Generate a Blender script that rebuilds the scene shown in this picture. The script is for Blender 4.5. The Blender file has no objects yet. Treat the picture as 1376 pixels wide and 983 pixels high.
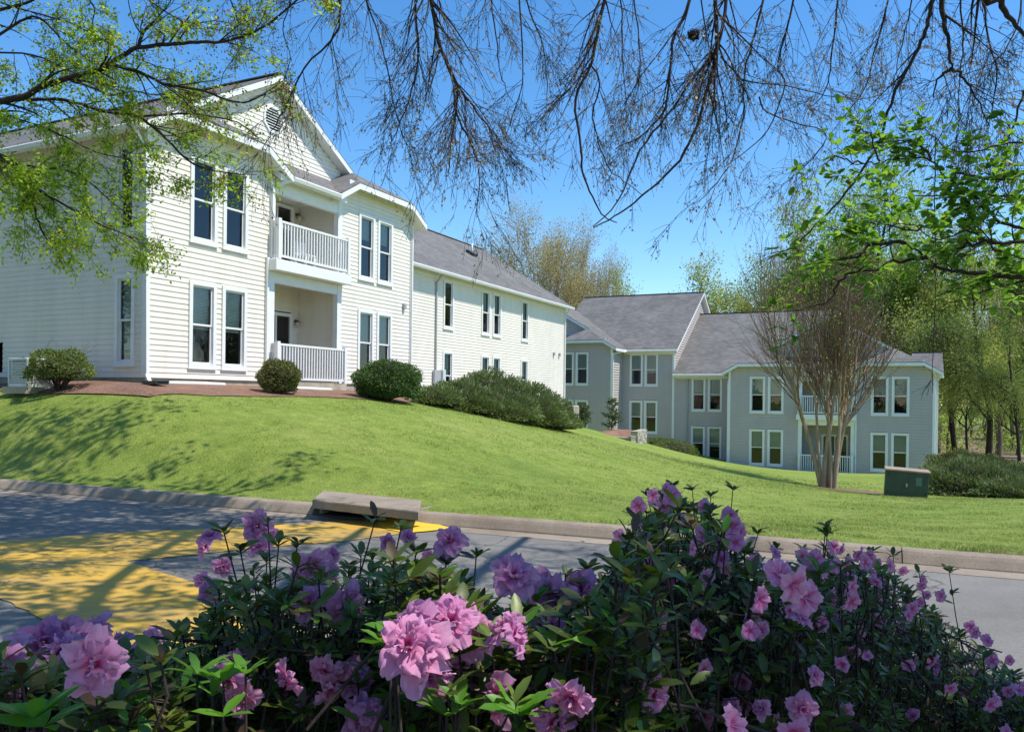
import bpy, math, random
import numpy as np
from mathutils import Vector, Matrix

# ------------------------------------------------------------------ camera, sky, sun, exposure
SC = bpy.context.scene
COL = SC.collection
R = math.radians
F = 1070.0                       # focal length in pixels of the 1376 px wide photograph
U0, V0, ROLL = 688.0, 532.0, R(0.7)
cd = bpy.data.cameras.new('camera')
cam = bpy.data.objects.new('camera', cd)
COL.objects.link(cam)
cd.sensor_width = 36.0
cd.lens = F / 1376 * 36
cd.shift_y = 40.5 / 1376
cd.clip_start = 0.05
cd.clip_end = 1500
cam.matrix_world = Matrix.Rotation(R(90), 4, 'X') @ Matrix.Rotation(ROLL, 4, 'Z')
SC.camera = cam

SUN_AZ, SUN_EL = R(-18), R(61)   # azimuth measured from +X
SDIR = Vector((math.cos(SUN_AZ) * math.cos(SUN_EL), math.sin(SUN_AZ) * math.cos(SUN_EL), math.sin(SUN_EL)))
w = bpy.data.worlds.new('World'); SC.world = w; w.use_nodes = True
nt = w.node_tree
bg = nt.nodes['Background']; bg.inputs['Strength'].default_value = 0.15
sky = nt.nodes.new('ShaderNodeTexSky'); sky.sky_type = 'NISHITA'; sky.sun_disc = False
sky.sun_elevation = SUN_EL; sky.sun_rotation = R(90) - SUN_AZ
sky.air_density = 1.0; sky.dust_density = 0.15; sky.ozone_density = 3.0
hs = nt.nodes.new('ShaderNodeHueSaturation'); hs.inputs['Saturation'].default_value = 1.28; hs.inputs['Value'].default_value = 1.2
nt.links.new(sky.outputs[0], hs.inputs['Color']); nt.links.new(hs.outputs[0], bg.inputs['Color'])
ld = bpy.data.lights.new('sun', 'SUN'); ld.energy = 4.5; ld.angle = R(0.5); ld.color = (1.0, 0.94, 0.84)
lo = bpy.data.objects.new('sun', ld); COL.objects.link(lo)
lo.rotation_euler = SDIR.to_track_quat('Z', 'Y').to_euler()
SC.view_settings.view_transform = 'Standard'; SC.view_settings.look = 'None'
SC.view_settings.exposure = 0.3; SC.view_settings.gamma = 1.0
SC.cycles.max_bounces = 7; SC.cycles.diffuse_bounces = 3; SC.cycles.glossy_bounces = 3
SC.cycles.transmission_bounces = 4; SC.cycles.transparent_max_bounces = 8
SC.cycles.use_denoising = True

# ------------------------------------------------------------------ helpers
def ray(u, v):
    du, dv = u - U0, v - V0
    c, s = math.cos(ROLL), math.sin(ROLL)
    return (du * c + dv * s) / F, -(-du * s + dv * c) / F
def P(u, v, d):                     # a measured picture point at distance d (the eye is the origin)
    x, z = ray(u, v)
    return Vector((x * d, d, z * d))
def PG(u, v, z=-1.75):              # a measured point on the level z
    x, zz = ray(u, v)
    d = z / zz
    return Vector((x * d, d, z))

def tag(o, label=None, cat=None, group=None, kind=None):
    if label: o['label'] = label
    if cat: o['category'] = cat
    if group: o['group'] = group
    if kind: o['kind'] = kind
    return o
def empty(name, loc=(0, 0, 0), rz=0.0):
    o = bpy.data.objects.new(name, None); COL.objects.link(o)
    o.location = loc; o.rotation_euler = (0, 0, rz); o.empty_display_size = 0.3
    return o
def link(name, me, parent=None):
    o = bpy.data.objects.new(name, me); COL.objects.link(o)
    if parent is not None: o.parent = parent
    return o
def copy_tree(o, parent=None):
    c = o.copy(); COL.objects.link(c)
    if parent is not None: c.parent = parent
    for ch in list(o.children): copy_tree(ch, c)
    return c
def nmesh(name, V, Fc, mats, smooth=False, mi=None):
    V = np.asarray(V, dtype=np.float32); Fc = np.asarray(Fc, dtype=np.int32)
    n, k = Fc.shape
    me = bpy.data.meshes.new(name)
    me.vertices.add(len(V)); me.vertices.foreach_set('co', V.ravel())
    me.loops.add(n * k); me.loops.foreach_set('vertex_index', Fc.ravel())
    me.polygons.add(n); me.polygons.foreach_set('loop_start', np.arange(0, n * k, k, dtype=np.int32))
    if smooth: me.polygons.foreach_set('use_smooth', np.ones(n, dtype=bool))
    if mi is not None: me.polygons.foreach_set('material_index', np.asarray(mi, dtype=np.int32))
    for m in (mats if isinstance(mats, (list, tuple)) else [mats]): me.materials.append(m)
    me.update(calc_edges=True); me.validate()
    return me

class MB:
    def __init__(s): s.v = []; s.f = []; s.m = []; s.sm = []
    def add(s, vs, fs, mi=0, smooth=False):
        b = len(s.v); s.v += [tuple(v) for v in vs]
        for f in fs: s.f.append([b + i for i in f]); s.m.append(mi); s.sm.append(smooth)
    def box(s, x0, x1, y0, y1, z0, z1, mi=0, bev=0.0):
        if bev <= 0:
            s.add([(x0,y0,z0),(x1,y0,z0),(x1,y1,z0),(x0,y1,z0),(x0,y0,z1),(x1,y0,z1),(x1,y1,z1),(x0,y1,z1)],
                  [(0,3,2,1),(4,5,6,7),(0,1,5,4),(1,2,6,5),(2,3,7,6),(3,0,4,7)], mi)
        else:
            b = bev; rings = []
            for z, i in ((z0,b),(z0+b,0),(z1-b,0),(z1,b)):
                rings.append([(x0+i,y0+i+ (0 if i else b),z) for _ in ()])
            vs = []
            for z, i in ((z0,b),(z0+b,0),(z1-b,0),(z1,b)):
                j = i + b if i else b
                X0, X1, Y0, Y1 = x0+i, x1-i, y0+i, y1-i
                vs += [(X0+b,Y0,z),(X1-b,Y0,z),(X1,Y0+b,z),(X1,Y1-b,z),(X1-b,Y1,z),(X0+b,Y1,z),(X0,Y1-b,z),(X0,Y0+b,z)]
            fs = [tuple(range(7,-1,-1)), tuple(range(24,32))]
            for r in range(3):
                for k in range(8): fs.append((r*8+k, r*8+(k+1)%8, (r+1)*8+(k+1)%8, (r+1)*8+k))
            s.add(vs, fs, mi)
    def obox(s, c, ax, ay, az, mi=0):          # centre and three half axes
        c = Vector(c); ax = Vector(ax); ay = Vector(ay); az = Vector(az)
        vs = [c + ax*i + ay*j + az*k for k in (-1,1) for j in (-1,1) for i in (-1,1)]
        s.add(vs, [(0,2,3,1),(4,5,7,6),(0,1,5,4),(1,3,7,5),(3,2,6,7),(2,0,4,6)], mi)
    def bar(s, p, q, w, h, mi=0, up=(0,0,1)):
        p = Vector(p); q = Vector(q); d = (q - p); L = d.length; d.normalize()
        side = d.cross(Vector(up)).normalized(); u2 = side.cross(d).normalized()
        s.obox((p+q)/2, d*L/2, side*w/2, u2*h/2, mi)
    def tube(s, pts, rad, n=8, mi=0, cap=True, smooth=True):
        pts = [Vector(p) for p in pts]
        if not hasattr(rad, '__len__'): rad = [rad]*len(pts)
        vs = []; fs = []
        t0 = (pts[1]-pts[0]).normalized()
        a = t0.orthogonal().normalized()
        for i, p in enumerate(pts):
            t = (pts[min(i+1, len(pts)-1)] - pts[max(i-1, 0)]).normalized()
            a = (a - t * a.dot(t))
            a = a.normalized() if a.length > 1e-6 else t.orthogonal().normalized()
            b = t.cross(a)
            for k in range(n):
                an = 2*math.pi*k/n
                vs.append(p + (a*math.cos(an) + b*math.sin(an)) * rad[i])
        for i in range(len(pts)-1):
            for k in range(n):
                fs.append((i*n+k, i*n+(k+1)%n, (i+1)*n+(k+1)%n, (i+1)*n+k))
        if cap: fs.append(tuple(range(n-1,-1,-1))); fs.append(tuple(range((len(pts)-1)*n, len(pts)*n)))
        s.add(vs, fs, mi, smooth)
    def prism(s, poly, d, mi=0):                # planar polygon extruded by vector d
        poly = [Vector(p) for p in poly]; d = Vector(d); n = len(poly)
        nrm = Vector((0,0,0))
        for i in range(n): nrm += (poly[i]-poly[0]).cross(poly[(i+1)%n]-poly[0])
        if nrm.dot(d) > 0: poly = poly[::-1]
        vs = poly + [p + d for p in poly]
        fs = [tuple(range(n)), tuple(range(2*n-1, n-1, -1))]
        for i in range(n): fs.append((i, i+n, (i+1)%n+n, (i+1)%n))
        s.add(vs, fs, mi)
    def ball(s, c, r, n=10, m=6, mi=0, sq=1.0):
        c = Vector(c); vs = []; fs = []
        for j in range(m+1):
            th = math.pi*j/m
            for k in range(n):
                an = 2*math.pi*k/n
                vs.append(c + Vector((math.sin(th)*math.cos(an)*r, math.sin(th)*math.sin(an)*r, math.cos(th)*r*sq)))
        for j in range(m):
            for k in range(n): fs.append((j*n+k, (j+1)*n+k, (j+1)*n+(k+1)%n, j*n+(k+1)%n))
        s.add(vs, fs, mi, True)
    def mesh(s, name, mats):
        me = bpy.data.meshes.new(name)
        me.from_pydata(s.v, [], s.f)
        for m in (mats if isinstance(mats, (list, tuple)) else [mats]): me.materials.append(m)
        me.polygons.foreach_set('material_index', s.m); me.polygons.foreach_set('use_smooth', s.sm)
        me.validate(); me.update()
        return me
    def build(s, name, mats, parent=None):
        return link(name, s.mesh(name, mats), parent)

# ------------------------------------------------------------------ materials
def new_mat(name):
    m = bpy.data.materials.new(name); m.use_nodes = True
    return m, m.node_tree, m.node_tree.nodes['Principled BSDF']
def ramp(nt, fac, stops):
    r = nt.nodes.new('ShaderNodeValToRGB')
    while len(r.color_ramp.elements) < len(stops): r.color_ramp.elements.new(0.5)
    for e, (p, c) in zip(r.color_ramp.elements, stops): e.position = p; e.color = (*c, 1)
    nt.links.new(fac, r.inputs[0]); return r.outputs[0]
def noise(nt, scale, detail=4, rough=0.6, coord='Object', dist=0.0, vec=None, sc3=None):
    n = nt.nodes.new('ShaderNodeTexNoise'); n.inputs['Scale'].default_value = scale
    n.inputs['Detail'].default_value = detail; n.inputs['Roughness'].default_value = rough
    n.inputs['Distortion'].default_value = dist
    if vec is None:
        tc = nt.nodes.new('ShaderNodeTexCoord'); vec = tc.outputs[coord]
    if sc3:
        mp = nt.nodes.new('ShaderNodeMapping'); mp.inputs['Scale'].default_value = sc3
        nt.links.new(vec, mp.inputs[0]); vec = mp.outputs[0]
    nt.links.new(vec, n.inputs['Vector']); return n.outputs['Fac']
def mixc(nt, fac, a, b, mode='MIX'):
    m = nt.nodes.new('ShaderNodeMix'); m.data_type = 'RGBA'; m.blend_type = mode
    for sock, val in ((m.inputs[0], fac), (m.inputs[6], a), (m.inputs[7], b)):
        if isinstance(val, (int, float)): sock.default_value = val
        elif isinstance(val, tuple): sock.default_value = (*val, 1)
        else: nt.links.new(val, sock)
    return m.outputs[2]
def bump(nt, h, strength, dist=0.01, normal_to=None):
    b = nt.nodes.new('ShaderNodeBump'); b.inputs['Strength'].default_value = strength
    b.inputs['Distance'].default_value = dist
    nt.links.new(h, b.inputs['Height']); nt.links.new(b.outputs[0], normal_to.inputs['Normal'])
def simple(name, col, rough=0.5, var=0.08, nscale=6, spec=0.5, metal=0.0, coord='Object'):
    m, nt, p = new_mat(name)
    n = noise(nt, nscale, coord=coord)
    lo = tuple(c*(1-var) for c in col); hi = tuple(min(1, c*(1+var)) for c in col)
    nt.links.new(ramp(nt, n, [(0.3, lo), (0.7, hi)]), p.inputs['Base Color'])
    p.inputs['Roughness'].default_value = rough; p.inputs['Metallic'].default_value = metal
    p.inputs['Specular IOR Level'].default_value = spec
    return m

def siding_mat(name, col, dirt):
    m, nt, p = new_mat(name)
    n1 = noise(nt, 0.8, 5); n2 = noise(nt, 3.0, 6, sc3=(1, 1, 0.12)); n3 = noise(nt, 60, 2, sc3=(0.15, 0.15, 1))
    base = ramp(nt, n1, [(0.3, tuple(c*0.94 for c in col)), (0.7, tuple(min(1, c*1.03) for c in col))])
    f = nt.nodes.new('ShaderNodeMath'); f.operation = 'MULTIPLY_ADD'; f.inputs[1].default_value = 1.6; f.inputs[2].default_value = -0.72
    nt.links.new(n2, f.inputs[0]); f.use_clamp = True
    c = mixc(nt, f.outputs[0], base, dirt)
    nt.links.new(c, p.inputs['Base Color']); p.inputs['Roughness'].default_value = 0.55
    p.inputs['Specular IOR Level'].default_value = 0.3
    bump(nt, n3, 0.15, 0.002, p)
    return m

def shingle_mat(name, c1, c2):
    m, nt, p = new_mat(name)
    tc = nt.nodes.new('ShaderNodeTexCoord'); sep = nt.nodes.new('ShaderNodeSeparateXYZ'); nt.links.new(tc.outputs['Object'], sep.inputs[0])
    ge = nt.nodes.new('ShaderNodeNewGeometry'); ns = nt.nodes.new('ShaderNodeVectorTransform')
    ns.vector_type = 'NORMAL'; ns.convert_from = 'WORLD'; ns.convert_to = 'OBJECT'
    nt.links.new(ge.outputs['True Normal'], ns.inputs[0])
    sn = nt.nodes.new('ShaderNodeSeparateXYZ'); nt.links.new(ns.outputs[0], sn.inputs[0])
    ax = nt.nodes.new('ShaderNodeMath'); ax.operation = 'ABSOLUTE'; nt.links.new(sn.outputs[0], ax.inputs[0])
    ay = nt.nodes.new('ShaderNodeMath'); ay.operation = 'ABSOLUTE'; nt.links.new(sn.outputs[1], ay.inputs[0])
    gt = nt.nodes.new('ShaderNodeMath'); gt.operation = 'GREATER_THAN'; nt.links.new(ax.outputs[0], gt.inputs[0]); nt.links.new(ay.outputs[0], gt.inputs[1])
    mx = nt.nodes.new('ShaderNodeMix'); mx.data_type = 'FLOAT'
    nt.links.new(gt.outputs[0], mx.inputs[0]); nt.links.new(sep.outputs[0], mx.inputs[2]); nt.links.new(sep.outputs[1], mx.inputs[3])
    zz = nt.nodes.new('ShaderNodeMath'); zz.operation = 'MULTIPLY'; zz.inputs[1].default_value = 2.0; nt.links.new(sep.outputs[2], zz.inputs[0])
    cb = nt.nodes.new('ShaderNodeCombineXYZ'); nt.links.new(mx.outputs[0], cb.inputs[0]); nt.links.new(zz.outputs[0], cb.inputs[1])
    br = nt.nodes.new('ShaderNodeTexBrick'); nt.links.new(cb.outputs[0], br.inputs['Vector'])
    br.inputs['Scale'].default_value = 1.0; br.inputs['Brick Width'].default_value = 0.32; br.inputs['Row Height'].default_value = 0.16
    br.inputs['Mortar Size'].default_value = 0.008; br.inputs['Mortar Smooth'].default_value = 0.4; br.inputs['Bias'].default_value = 0.0
    br.inputs['Color1'].default_value = (*c1, 1); br.inputs['Color2'].default_value = (*c2, 1)
    br.inputs['Mortar'].default_value = (*[c*0.55 for c in c1], 1)
    n1 = noise(nt, 0.55, 6, 0.65); n2 = noise(nt, 45, 3, 0.7)
    c = mixc(nt, 1.0, br.outputs['Color'], ramp(nt, n1, [(0.3, (0.78,)*3), (0.7, (1.18,)*3)]), 'MULTIPLY')
    c = mixc(nt, 1.0, c, ramp(nt, n2, [(0.3, (0.75,)*3), (0.7, (1.25,)*3)]), 'MULTIPLY')
    nt.links.new(c, p.inputs['Base Color']); p.inputs['Roughness'].default_value = 0.9
    p.inputs['Specular IOR Level'].default_value = 0.25
    bump(nt, br.outputs['Fac'], -0.6, 0.012, p)
    return m

def leaf_mat(name, cols, trans=0.35, rough=0.5, spec=0.35, tint=1.25):
    m, nt, p = new_mat(name)
    g = nt.nodes.new('ShaderNodeNewGeometry')
    st = [(i/(len(cols)-1) if len(cols) > 1 else 0, c) for i, c in enumerate(cols)]
    c = ramp(nt, g.outputs['Random Per Island'], st)
    nt.links.new(c, p.inputs['Base Color']); p.inputs['Roughness'].default_value = rough
    p.inputs['Specular IOR Level'].default_value = spec
    t = nt.nodes.new('ShaderNodeBsdfTranslucent')
    c2 = mixc(nt, 1.0, c, (tint*1.1, tint*1.15, tint*0.7), 'MULTIPLY'); nt.links.new(c2, t.inputs['Color'])
    ms = nt.nodes.new('ShaderNodeMixShader'); ms.inputs[0].default_value = trans
    out = nt.nodes['Material Output']
    nt.links.new(p.outputs[0], ms.inputs[1]); nt.links.new(t.outputs[0], ms.inputs[2]); nt.links.new(ms.outputs[0], out.inputs['Surface'])
    return m

def bark_mat(name, c1, c2, scale=14):
    m, nt, p = new_mat(name)
    n = noise(nt, scale, 6, 0.7, sc3=(1, 1, 0.2))
    nt.links.new(ramp(nt, n, [(0.3, c1), (0.7, c2)]), p.inputs['Base Color']); p.inputs['Roughness'].default_value = 0.9
    p.inputs['Specular IOR Level'].default_value = 0.2
    bump(nt, n, 0.6, 0.01, p)
    return m

M = {}
M['cream'] = siding_mat('cream_vinyl_siding', (0.82, 0.768, 0.685), (0.68, 0.615, 0.50))
M['grey_siding'] = siding_mat('blue_grey_vinyl_siding', (0.51, 0.46, 0.43), (0.43, 0.40, 0.37))
M['white'] = simple('white_trim_paint', (0.80, 0.80, 0.79), 0.45, 0.04, 3)
M['shingle'] = shingle_mat('charcoal_asphalt_shingle', (0.138, 0.132, 0.126), (0.195, 0.187, 0.178))
M['concrete'] = simple('foundation_concrete', (0.42, 0.37, 0.28), 0.9, 0.2, 4)
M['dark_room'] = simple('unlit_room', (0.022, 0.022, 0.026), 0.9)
M['blind'] = simple('window_blind', (0.76, 0.78, 0.72), 0.7, 0.06, 20)
M['dark_metal'] = simple('dark_metal', (0.03, 0.03, 0.032), 0.45)
M['grey_metal'] = simple('grey_painted_metal', (0.38, 0.40, 0.41), 0.4, 0.06, 8)
M['pale_metal'] = simple('pale_painted_metal', (0.60, 0.66, 0.66), 0.4, 0.06, 8)
M['beige_metal'] = simple('beige_painted_metal', (0.66, 0.60, 0.48), 0.45, 0.06, 8)
M['box_green'] = simple('faded_green_enamel', (0.035, 0.06, 0.045), 0.45, 0.25, 3)
M['box_top'] = simple('weathered_box_lid', (0.34, 0.25, 0.20), 0.6, 0.2, 6)
M['sticker'] = simple('sun_bleached_sticker', (0.10, 0.17, 0.15), 0.5)
M['lamp_glass'] = simple('frosted_globe_glass', (0.5, 0.47, 0.40), 0.3)
M['bulb_metal'] = simple('bronze_fitting', (0.10, 0.07, 0.05), 0.4)

def glass_mat():
    m, nt, p = new_mat('window_glass')
    out = nt.nodes['Material Output']; nt.nodes.remove(p)
    gl = nt.nodes.new('ShaderNodeBsdfGlossy'); gl.inputs['Roughness'].default_value = 0.015; gl.inputs['Color'].default_value = (0.95, 0.97, 1, 1)
    n = noise(nt, 1.7, 2); b = nt.nodes.new('ShaderNodeBump'); b.inputs['Strength'].default_value = 0.06; b.inputs['Distance'].default_value = 0.05
    nt.links.new(n, b.inputs['Height']); nt.links.new(b.outputs[0], gl.inputs['Normal'])
    tr = nt.nodes.new('ShaderNodeBsdfTransparent'); tr.inputs['Color'].default_value = (0.66, 0.72, 0.70, 1)
    lw = nt.nodes.new('ShaderNodeFresnel'); lw.inputs['IOR'].default_value = 1.5
    ad = nt.nodes.new('ShaderNodeMath'); ad.operation = 'ADD'; ad.inputs[1].default_value = 0.02; nt.links.new(lw.outputs[0], ad.inputs[0])
    ms = nt.nodes.new('ShaderNodeMixShader'); nt.links.new(ad.outputs[0], ms.inputs[0])
    nt.links.new(tr.outputs[0], ms.inputs[1]); nt.links.new(gl.outputs[0], ms.inputs[2]); nt.links.new(ms.outputs[0], out.inputs['Surface'])
    return m
M['glass'] = glass_mat()

def grass_ground():
    m, nt, p = new_mat('lawn_turf')
    n1 = noise(nt, 0.35, 5, 0.65); n2 = noise(nt, 3.2, 6, 0.75); n3 = noise(nt, 38, 4, 0.8); n4 = noise(nt, 0.9, 4, 0.6, dist=0.6)
    c = ramp(nt, n1, [(0.25, (0.17, 0.25, 0.045)), (0.5, (0.24, 0.32, 0.065)), (0.78, (0.30, 0.35, 0.10))])
    c = mixc(nt, 1.0, c, ramp(nt, n2, [(0.25, (0.55, 0.66, 0.5)), (0.75, (1.36, 1.24, 1.3))]), 'MULTIPLY')
    c = mixc(nt, 1.0, c, ramp(nt, n3, [(0.3, (0.55, 0.6, 0.5)), (0.7, (1.4, 1.35, 1.4))]), 'MULTIPLY')
    dry = ramp(nt, n4, [(0.60, (0, 0, 0)), (0.74, (0.55, 0.55, 0.55))])
    c = mixc(nt, dry, c, (0.30, 0.29, 0.11))
    nt.links.new(c, p.inputs['Base Color']); p.inputs['Roughness'].default_value = 0.85; p.inputs['Specular IOR Level'].default_value = 0.15
    bump(nt, n3, 0.9, 0.04, p)
    return m
M['turf'] = grass_ground()
def patchy(m):
    nt = m.node_tree; p = nt.nodes['Principled BSDF']; t = [n for n in nt.nodes if n.bl_idname == 'ShaderNodeBsdfTranslucent'][0]
    src = p.inputs['Base Color'].links[0].from_socket
    n1 = noise(nt, 0.7, 5, 0.7, dist=0.5); n2 = noise(nt, 3.2, 4, 0.7); n4 = noise(nt, 0.9, 4, 0.6, dist=0.6)
    c = mixc(nt, 1.0, src, ramp(nt, n1, [(0.3, (0.62, 0.76, 0.55)), (0.7, (1.28, 1.14, 1.25))]), 'MULTIPLY')
    c = mixc(nt, 1.0, c, ramp(nt, n2, [(0.3, (0.68, 0.78, 0.62)), (0.7, (1.3, 1.16, 1.3))]), 'MULTIPLY')
    dry = ramp(nt, n4, [(0.52, (0, 0, 0)), (0.68, (0.7, 0.7, 0.7))]); c = mixc(nt, dry, c, (0.40, 0.38, 0.16))
    nt.links.new(c, p.inputs['Base Color']); nt.links.new(c, t.inputs['Color'])
M['blade'] = leaf_mat('grass_blade', [(0.19, 0.27, 0.04), (0.27, 0.36, 0.065), (0.34, 0.42, 0.10), (0.44, 0.42, 0.20)], 0.35, 0.5, 0.2)

patchy(M['blade'])
def cracks(nt, c):
    vo = nt.nodes.new('ShaderNodeTexVoronoi'); vo.feature = 'DISTANCE_TO_EDGE'; vo.inputs['Scale'].default_value = 0.33
    tc = nt.nodes.new('ShaderNodeTexCoord'); nz = nt.nodes.new('ShaderNodeTexNoise'); nz.inputs['Scale'].default_value = 1.6; nz.inputs['Detail'].default_value = 6
    nt.links.new(tc.outputs['Object'], nz.inputs['Vector']); va = nt.nodes.new('ShaderNodeVectorMath'); va.operation = 'MULTIPLY_ADD'
    nt.links.new(nz.outputs['Color'], va.inputs[0]); va.inputs[1].default_value = (.9, .9, .9); nt.links.new(tc.outputs['Object'], va.inputs[2]); nt.links.new(va.outputs[0], vo.inputs['Vector'])
    ck = ramp(nt, vo.outputs['Distance'], [(0.0, (0.4,)*3), (0.007, (1,)*3)])
    return mixc(nt, 1.0, c, ck, 'MULTIPLY')
def asphalt():
    m, nt, p = new_mat('road_asphalt')
    n1 = noise(nt, 0.5, 5); n2 = noise(nt, 90, 3, 0.8); n3 = noise(nt, 2.2, 6, 0.7)
    c = ramp(nt, n1, [(0.3, (0.165, 0.158, 0.145)), (0.7, (0.215, 0.205, 0.19))])
    c = mixc(nt, 1.0, c, ramp(nt, n2, [(0.3, (0.72,)*3), (0.7, (1.28,)*3)]), 'MULTIPLY')
    c = mixc(nt, 1.0, c, ramp(nt, n3, [(0.3, (0.88,)*3), (0.7, (1.1,)*3)]), 'MULTIPLY')
    c = cracks(nt, c)
    nt.links.new(c, p.inputs['Base Color']); p.inputs['Roughness'].default_value = 0.85; p.inputs['Specular IOR Level'].default_value = 0.3
    bump(nt, n2, 0.5, 0.006, p)
    return m
M['asphalt'] = asphalt()

def yellow_paint(name, wear, base):
    m, nt, p = new_mat(name)
    n1 = noise(nt, 1.1, 6, 0.7, dist=0.4, sc3=(0.5, 1.6, 1)); n2 = noise(nt, 70, 3, 0.8)
    cw = ramp(nt, n2, [(0.35, (0.24, 0.18, 0.08)), (0.65, (0.40, 0.29, 0.11))])
    f = ramp(nt, n1, [(wear-0.12, (1,)*3), (wear+0.12, (0,)*3)])
    cy = mixc(nt, 1.0, base, ramp(nt, n2, [(0.3, (0.8,)*3), (0.7, (1.12,)*3)]), 'MULTIPLY')
    n5 = noise(nt, 9, 6, 0.8, sc3=(0.4, 1.4, 1)); cm = mixc(nt, f, cy, cw)
    cm = mixc(nt, ramp(nt, n5, [(0.60, (0, 0, 0)), (0.68, (0.75,)*3)]), cm, (0.17, 0.155, 0.13))
    nt.links.new(cracks(nt, cm), p.inputs['Base Color']); p.inputs['Roughness'].default_value = 0.7
    bump(nt, n2, 0.35, 0.005, p)
    return m
M['yellow'] = yellow_paint('worn_yellow_road_paint', 0.44, (0.60, 0.36, 0.045))
M['yellow2'] = yellow_paint('fresh_yellow_paint', 0.2, (0.80, 0.50, 0.03))

def concrete_kerb():
    m, nt, p = new_mat('kerb_concrete')
    n1 = noise(nt, 1.5, 6, 0.7); n2 = noise(nt, 60, 3, 0.8)
    c = ramp(nt, n1, [(0.3, (0.21, 0.165, 0.125)), (0.7, (0.35, 0.29, 0.23))])
    c = mixc(nt, 1.0, c, ramp(nt, n2, [(0.3, (0.75,)*3), (0.7, (1.2,)*3)]), 'MULTIPLY')
    nt.links.new(c, p.inputs['Base Color']); p.inputs['Roughness'].default_value = 0.9
    bump(nt, n2, 0.5, 0.006, p)
    return m
M['kerb'] = concrete_kerb()

def mulch(name, a, b, c3):
    m, nt, p = new_mat(name)
    n2 = noise(nt, 30, 5, 0.8, dist=1.0, sc3=(1, 0.5, 1)); n1 = noise(nt, 1.2, 4)
    c = ramp(nt, n2, [(0.32, a), (0.5, b), (0.72, c3)])
    c = mixc(nt, 1.0, c, ramp(nt, n1, [(0.3, (0.8,)*3), (0.7, (1.2,)*3)]), 'MULTIPLY')
    nt.links.new(c, p.inputs['Base Color']); p.inputs['Roughness'].default_value = 0.95
    bump(nt, n2, 1.0, 0.04, p)
    return m
M['mulch'] = mulch('red_brown_mulch', (0.12, 0.065, 0.04), (0.25, 0.13, 0.085), (0.42, 0.28, 0.2))
M['straw'] = mulch('pine_straw_bed', (0.10, 0.07, 0.045), (0.22, 0.15, 0.09), (0.38, 0.28, 0.18))
M['litter'] = mulch('leaf_litter', (0.05, 0.035, 0.022), (0.12, 0.08, 0.05), (0.24, 0.17, 0.11))

def stone_mat():
    m, nt, p = new_mat('stacked_ledge_stone')
    tc = nt.nodes.new('ShaderNodeTexCoord')
    g = nt.nodes.new('ShaderNodeNewGeometry')
    c = ramp(nt, g.outputs['Random Per Island'], [(0, (0.30, 0.27, 0.22)), (0.5, (0.42, 0.37, 0.29)), (1, (0.50, 0.47, 0.41))])
    n = noise(nt, 12, 5)
    c = mixc(nt, 1.0, c, ramp(nt, n, [(0.3, (0.75,)*3), (0.7, (1.15,)*3)]), 'MULTIPLY')
    nt.links.new(c, p.inputs['Base Color']); p.inputs['Roughness'].default_value = 0.95
    bump(nt, n, 0.8, 0.02, p)
    return m
M['stone'] = stone_mat()

M['bark'] = bark_mat('dark_bark', (0.035, 0.027, 0.022), (0.10, 0.08, 0.065))
M['twig'] = bark_mat('dark_twig_bark', (0.03, 0.022, 0.022), (0.075, 0.055, 0.05), 30)
M['bark_far'] = bark_mat('grey_brown_bark', (0.10, 0.085, 0.065), (0.24, 0.20, 0.155), 6)
M['bark_dark'] = bark_mat('deep_brown_bark', (0.018, 0.014, 0.011), (0.05, 0.04, 0.03), 6)  # very dark brown bark for the far trunks
M['crape'] = bark_mat('smooth_tan_bark', (0.24, 0.16, 0.105), (0.46, 0.36, 0.26), 7)
M['crape_twig'] = bark_mat('tan_twig_bark', (0.15, 0.095, 0.065), (0.27, 0.18, 0.12), 7)
M['maple_leaf'] = leaf_mat('young_maple_leaf', [(0.18, 0.31, 0.02), (0.28, 0.43, 0.03), (0.40, 0.52, 0.05), (0.50, 0.56, 0.10)], 0.55)
M['red_bud'] = leaf_mat('red_maple_key', [(0.22, 0.07, 0.05), (0.34, 0.14, 0.09), (0.38, 0.26, 0.12)], 0.4)
M['catkin'] = leaf_mat('oak_catkin', [(0.20, 0.16, 0.13), (0.34, 0.28, 0.22), (0.46, 0.40, 0.30)], 0.3)
M['dog_leaf'] = leaf_mat('dogwood_leaf', [(0.07, 0.16, 0.018), (0.13, 0.27, 0.025), (0.21, 0.38, 0.04), (0.30, 0.48, 0.07)], 0.45, 0.4)
M['far_green'] = leaf_mat('spring_leaf_bright', [(0.17, 0.25, 0.04), (0.27, 0.36, 0.06), (0.38, 0.45, 0.11)], 0.4)
M['far_lime'] = leaf_mat('spring_leaf_yellow_green', [(0.24, 0.29, 0.06), (0.36, 0.40, 0.09), (0.48, 0.48, 0.15)], 0.4)
M['far_tan'] = leaf_mat('budding_tan_leaf', [(0.34, 0.24, 0.13), (0.42, 0.33, 0.17), (0.44, 0.40, 0.16)], 0.4)
M['far_dark'] = leaf_mat('woodland_leaf', [(0.12, 0.17, 0.035), (0.20, 0.25, 0.06), (0.28, 0.30, 0.10)], 0.35)
M['boxwood'] = leaf_mat('clipped_dark_leaf', [(0.035, 0.075, 0.015), (0.07, 0.14, 0.028), (0.12, 0.21, 0.05)], 0.2)
M['olive'] = leaf_mat('clipped_olive_leaf', [(0.07, 0.09, 0.02), (0.14, 0.16, 0.04), (0.24, 0.22, 0.08)], 0.2)
M['privet'] = leaf_mat('loose_green_leaf', [(0.07, 0.10, 0.02), (0.15, 0.20, 0.04), (0.24, 0.30, 0.07)], 0.3)
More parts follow.
